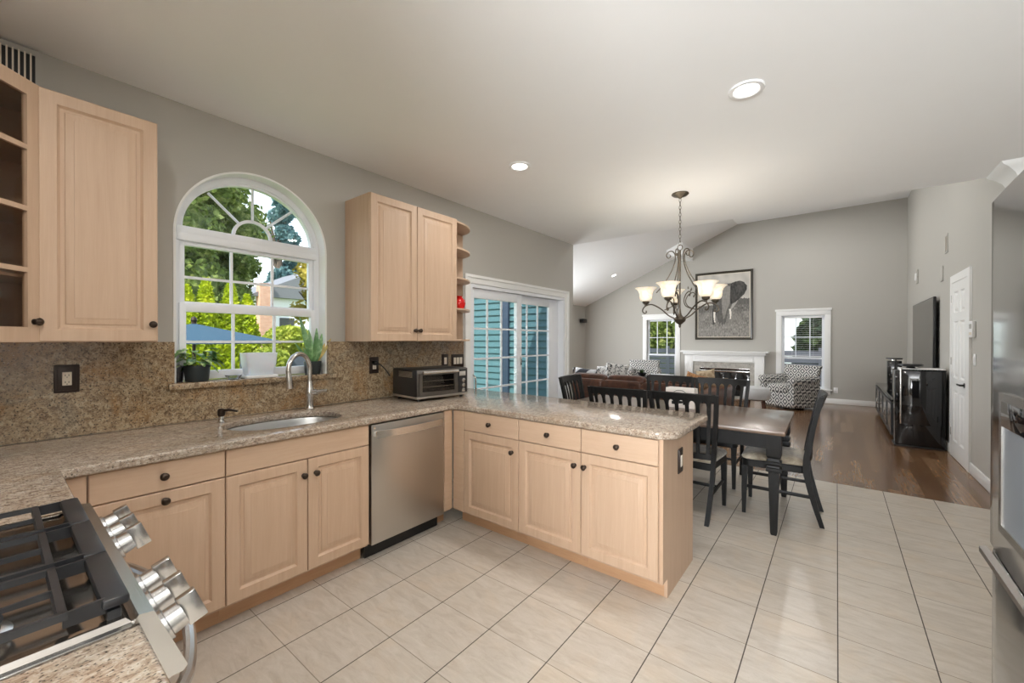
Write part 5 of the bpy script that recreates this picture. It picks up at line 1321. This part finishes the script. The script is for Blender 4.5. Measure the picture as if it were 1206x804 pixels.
for k in range(12):
    a = rnd.random() * 2 * pi; r = .06 + .03 * rnd.random(); m.tube([(0.01 * cos(a), .01 * sin(a), .085), (.5 * r * cos(a) * .7, .6 * r * sin(a), .13), (r * cos(a) * .7, r * sin(a), .13 + .05 * rnd.random())], .0018, 5)
m.build('stem', M['leaf_bush'], t)
t = thing('planter_box', 'empty white square planter with bowed sides in the middle of the ledge', 'planter', (-.045, .292, LZ + .0175))
def rsq(h, z, r=.02): return [(x, y, z) for x, y in rounded_poly([(-h * .70, -h), (h * .70, -h), (h * .70, h), (-h * .70, h)], [r] * 4, 5)]
MB().rings([rsq(.074, 0), rsq(.078, .004), rsq(.090, .07), rsq(.097, .142), rsq(.098, .148), rsq(.093, .148), rsq(.088, .10), rsq(.074, .012)]).build('box', plain('milky_plastic', srgb(226, 232, 240), .3, sub=0.2), t)
MB().rings([[(.0575 + (z - .03) * .125, sy, z) for sy, z in ()] for _ in ()] or [rsq(.03, .05), rsq(.03, .051)]).build('inner_floor', M['white'], t)
MB().prism(rounded_poly([(-.062, -.10), (.072, -.10), (.072, .10), (-.062, .10)], [.02] * 4), -.0170, -.0005, bev=.004).build('tray', M['white'], t)
t = thing('glass_dish', 'small clear dish on the ledge beside the white planter', 'dish', (-.02, .135, LZ))
clear = NT('clear_glass'); clear.set(color=(.95, .97, 1), rough=.03, trans=1.0, ior=1.45); clear = clear.m
MB().lathe([(0, 0), (.028, 0), (.045, .022), (.048, .028), (.045, .028), (.028, .005), (0, .004)], 28).build('dish', clear, t)
t = thing('glass_cup', 'clear glass cup behind the pothos at the ledge end', 'cup', (-.085, -.132, LZ))
MB().lathe([(0, 0), (.022, 0), (.026, .10), (.024, .10), (.02, .006), (0, .005)], 24).build('cup', clear, t)
t = thing('potted_snake_plant', 'upright banded snake plant in a dark pot behind the faucet', 'plant', (-.045, .655, LZ))
pot(t, .050, .058, .095, M['potblack'])
vs, fs = [], []
for (dx, dy, lx, ly, lz, w_) in ((0, -.01, -.02, -.085, .42, .024), (0, .01, .0, .03, .34, .022), (.01, .02, .02, .06, .30, .022), (-.01, 0, -.02, -.02, .33, .020), (.012, -.02, .03, -.03, .24, .018), (.015, .0, .03, .03, .26, .022)):
    leaf(vs, fs, (dx, dy, .08), (lx, ly, lz), w_, 0, 9, .35, side=(.25, 1, 0))
mesh_obj('leaves', vs, fs, M['leaf_snake'], t, True)
vs, fs = [], []
leaf(vs, fs, (.01, .02, .08), (.03, .125, .285), .024, .015, 9, .3, side=(.5, 1, -.3))
part_label(mesh_obj('yellow_leaf', vs, fs, M['leaf_yellow'], t, True), 'yellowing leaf')
vs, fs = [], []
leaf(vs, fs, (.0, -.015, .08), (.0, -.13, .235), .013, .0, 9, .3, side=(.3, .6, .6)); leaf(vs, fs, (.01, -.01, .08), (.01, -.075, .20), .012, .0, 9, .3, side=(.3, .6, .6))
mesh_obj('side_leaf', vs, fs, M['leaf_snake'], t, True)

# ------------------------------------------------------------------ outside
struct(MB().box(-45, -30, -.62, -.19, 45, -.5).build('ground', M['grass'], smooth=0), 'lawn outside the kitchen windows', 'lawn')
struct(MB().box(-.1895, 10.85, -.621, 30, 45, -.5).build('ground.001', M['grass'], smooth=0), 'lawn outside the gable windows', 'lawn')
m = MB(); z = .54
while z < 4.4: m.prism([(KY - .031, z), (KY - .060, z), (KY - .058, z + .012), (KY - .036, z + .106), (KY - .031, z + .106)], LX - .15, -.19, axis='x'); z += .106
tag(m.build('siding', M['teal'], smooth=0), 'teal lap siding outside the sliding door', 'siding', kind='structure')
m = MB()
for k in range(7): m.box(LX - .15, KY - .066 + .0, -.45 + k * .141, -.19, KY - .031, -.315 + k * .141, .004)
tag(m.build('skirting_boards', plain('white_boards', srgb(240, 244, 248), .5), smooth=20), 'white skirt boards below the teal siding', 'siding', kind='structure')
tag(MB().box(-1.29, KY - .11, .54, -1.15, KY - .061, 4.3, .003).build('corner_board', plain('dark_slate_trim', srgb(52, 66, 88), .5)), 'dark upright trim board on the teal siding', 'trim', kind='structure')
def foliage_mesh(name, pts, size, mat, parent, seed=1):
    rn = random.Random(seed); vs, fs = [], []
    for p in pts:
        a = Vector((rn.uniform(-1, 1), rn.uniform(-1, 1), rn.uniform(-1, 1))); a.normalize()
        b = a.cross(Vector((rn.uniform(-1, 1), rn.uniform(-1, 1), rn.uniform(-1, 1)))); b.normalize()
        s = size * rn.uniform(.6, 1.3); i = len(vs); p = Vector(p)
        vs += [tuple(p - a * s), tuple(p + b * s * .55), tuple(p + a * s), tuple(p - b * s * .55)]; fs.append((i, i + 1, i + 2, i + 3))
    return mesh_obj(name, vs, fs, mat, parent)
def blob_points(rn, lobes, n):
    out = []
    for _ in range(n):
        c, r = lobes[rn.randrange(len(lobes))]
        d = Vector((rn.gauss(0, 1), rn.gauss(0, 1), rn.gauss(0, 1))).normalized(); k = r * (rn.random() ** .33) if rn.random() < .4 else r * rn.uniform(.8, 1.05)
        out.append((c[0] + d.x * k, c[1] + d.y * k, c[2] + d.z * k))
    return out
def tree(name, label, loc, h, rad, mat, n, size, seed, trunk=True, low=.35, group='garden trees', lobes_n=26):
    rn = random.Random(seed); t = thing(name, label, 'tree', loc, 0, group)
    lobes = []
    for k in range(lobes_n):
        a = rn.random() * 2 * pi; rr = rad * math.sqrt(rn.random()) * .75; zz = h * (low + (1 - low) * rn.random()); s_ = 1 - .5 * abs((zz / h - .62) / .4)
        lobes.append(((rr * cos(a) * s_, rr * sin(a) * s_, zz * .93), rad * rn.uniform(.22, .36)))
    foliage_mesh('crown', blob_points(rn, lobes, n), size, mat, t, seed)
    m = MB()
    for c, r in lobes: m.sphere(c, r * .70, 10)
    m.build('inner_foliage', mat, t)
    if trunk:
        m = MB(); m.tube([(0, 0, 0), (.03 * h * .2, 0, h * .3), (0, .02 * h * .2, h * .8)], [.035 * h, .026 * h, .008 * h], 10)
        for k in range(6):
            a = k * 1.05; m.tube([(0, 0, h * (.28 + .06 * k)), (rad * .5 * cos(a), rad * .5 * sin(a), h * (.45 + .07 * k))], [.013 * h, .004 * h], 7)
        m.build('trunk', M['bark'], t)
    return t
GZ = -.5
tree('maple_tree', 'big green maple filling the arched window', (-15.5, 2.5, GZ), 10.4, 4.3, M['leaf_maple'], 40000, .13, 11, low=.16, lobes_n=70)
tree('maple_tree', 'green maple rising beside the brick chimney', (-20, 6.2, GZ), 9.0, 2.2, M['leaf_maple'], 16000, .13, 15, low=.46, lobes_n=36)
tree('golden_tree', 'golden leaved tree in front of the white house', (-14.5, 8.0, GZ), 5.4, 1.7, M['leaf_gold'], 2600, .10, 13, low=.56, lobes_n=14)
tree('spruce_tree', 'blue green tree beside the open sky in the arch', (-34, 14.2, GZ), 14.5, 2.0, M['leaf_blue'], 7000, .24, 14, low=.35)
def conifer(label, loc, h, r, n, seed, mat=M['leaf_arb'], size=.075):
    rn = random.Random(seed); t = thing('arborvitae', label, 'tree', loc, 0, 'arborvitae hedge'); pts = []
    for _ in range(n):
        f = rn.random() ** 1.4; a = rn.random() * 2 * pi; bump = 1 + .12 * sin(a * 5 + f * 22)
        rr = r * (1 - f) ** .62 * bump * (.78 + .24 * rn.random()); pts.append((rr * cos(a), rr * sin(a), .03 + h * f))
    foliage_mesh('foliage', pts, size, mat, t, seed)
    m = MB(); m.tube([(0, 0, 0), (0, 0, h * .9)], [.07, .01], 8); m.build('trunk', M['bark'], t)
    m = MB(); m.lathe([(r * .62, .05), (r * .66, h * .15), (r * .5, h * .5), (r * .26, h * .8), (.01, h * .93)], 14); m.build('inner_foliage', mat, t)
    return t
for i, (y, h, lab) in enumerate(((2.25, 3.25, 'arborvitae with its tip over the umbrella finial'), (2.66, 3.47, 'tall pointed arborvitae over the umbrella slope'), (3.22, 3.42, 'pointed arborvitae beside the window muntin'), (3.62, 3.12, 'last and shortest arborvitae beside the brick chimney'))):
    conifer(lab, (-10, y, GZ), h, .52, 5200, 30 + i)
def bush(name, label, loc, rx, ry, rz, mat, n, size, seed):
    rn = random.Random(seed); t = thing(name, label, 'bush', loc, 0, 'garden bushes'); pts = []
    for _ in range(n):
        d = Vector((rn.gauss(0, 1), rn.gauss(0, 1), rn.gauss(0, 1))).normalized(); k = rn.uniform(.85, 1.06) * (1 + .10 * noise.noise(d * 3 + Vector((seed, 0, 0))))
        pts.append((rx * d.x * k, ry * d.y * k, max(.02, rz * .95 + rz * d.z * k)))
    foliage_mesh('foliage', pts, size, mat, t, seed)
    m = MB(); m.sphere((0, 0, rz * .95), 1, 14, (rx * .8, ry * .8, rz * .8)); m.build('inner_foliage', mat, t)
    return t
bush('bush', 'round yellow green bush above the dark garden wall', (-9.3, 4.45, .95), .75, .62, .42, M['leaf_bush'], 3800, .06, 51)
bush('bush', 'lower leafy bush beside the white planter in the window view', (-8.8, 3.75, .55), .6, .42, .32, M['leaf_bush'], 2600, .06, 52)
tag(MB().box(-9.6, 3.3, -.5, -8.6, 6.5, .96, .03).build('garden_wall', plain('dark_stone', srgb(70, 74, 84), .8, var=.3, vscale=4)), 'dark garden wall under the round bush', 'wall', kind='thing')
# patio umbrella
um = thing('patio_umbrella', 'blue patio umbrella outside the kitchen window', 'umbrella', (-4.5, 1.04, GZ))
MB().cyl((0, 0, 0), (0, 0, 2.16), .022, 14).build('pole', M['bronze'], um)
rg = []
n = 8; U = 1.18
for f, z in ((.02, 2.135), (.25, 2.075), (.5, 2.01), (.75, 1.945), (1.0, 1.88), (1.0, 1.84)):
    rg.append([(U * f * cos(2 * pi * (k + .5) / 48) * (1 - .05 * (0.5 - 0.5 * cos(2 * pi * n * (k + .5) / 48))), U * f * sin(2 * pi * (k + .5) / 48) * (1 - .05 * (0.5 - 0.5 * cos(2 * pi * n * (k + .5) / 48))), z) for k in range(48)])
MB().rings(rg, caps=False).build('canopy', M['umbrella'], um, smooth=0)
MB().lathe([(0, 2.13), (.035, 2.135), (.03, 2.16), (.042, 2.19), (.03, 2.23), (0, 2.245)], 16).build('finial', M['bronze'], um)
for k in range(8):
    a = 2 * pi * k / 8; MB().tube([(.02 * cos(a), .02 * sin(a), 2.11), (1.12 * cos(a), 1.12 * sin(a), 1.85)], .008, 6).build('rib', M['bronze'], um)
MB().lathe([(0, 0), (.26, 0), (.26, .05), (.05, .08), (0, .08)], 24).build('base', M['black'], um)
# neighbour's house and chimney
hs = thing('house', 'white house behind the golden tree in the window view', 'house', (-25, 9.0, GZ))
MB().box(-6, .2, 0, 0, 9, 4.6).build('wall', plain('white_siding', srgb(246, 246, 246), .6), hs, smooth=0)
MB().prism([(-.35, 4.55), (4.55, 6.9), (9.4, 4.55)], -6.3, .35, axis='x').build('roof', plain('grey_shingle', srgb(120, 120, 124), .9), hs, smooth=0)
for yy in (1.6, 4.2): MB().box(-.02, yy, 1.8, .03, yy + .9, 3.3).build('window', M['screen'], hs, smooth=0)
part_label(MB().box(.0, .25, 0, .6, .95, 5.35).build('chimney', M['brick'], hs, smooth=0), 'pale brick chimney')
# beyond the gable windows
bush('evergreen', 'big dark rounded evergreen beyond the blinded gable window', (3.30, 14.2, GZ), 1.25, 1.0, 1.6, M['leaf_dark'], 7000, .10, 61)
for i, (x, lab) in enumerate(((-2.9, 'garden conifer beyond the clear gable window, sofa side'), (-2.1, 'garden conifer in the middle of the clear gable window'), (-1.3, 'garden conifer beyond the clear gable window, fireplace side'))):
    conifer(lab, (x, 14.6, GZ), 4.2, .62, 3600, 70 + i, M['leaf_maple'], .10)
def panel_fence(label, x0, x1, y):
    t = thing('garden_fence', label, 'fence', (x0, y, GZ))
    m = MB(); L = x1 - x0
    for k in range(9): m.box(0, 0, .1 + k * .17, L, .02, .25 + k * .17)
    m.build('boards', M['fence'], t, smooth=0)
    n = int(L / 1.6)
    for k in range(n + 1): MB().box(k * L / n - .05, -.04, 0, k * L / n + .05, .0, 1.7).build('post', M['fence'], t, smooth=0)
panel_fence('dark board fence beyond the clear gable window', -6.5, .2, 13.4)
panel_fence('dark board fence beyond the blinded gable window', .8, 6.5, 12.6)
hs2 = thing('house', 'pale grey house wall beyond the blinded gable window', 'house', (0, 19, GZ))
MB().box(-1.0, 0, 0, 6, 5, 5.0).build('wall', plain('pale_siding', srgb(226, 230, 234), .6), hs2, smooth=0)
MB().prism([(-1.4, 4.95), (2.5, 7.4), (6.4, 4.95)], -.3, 5.3, axis='y').build('roof', plain('grey_roof', srgb(110, 112, 118), .9), hs2, smooth=0)
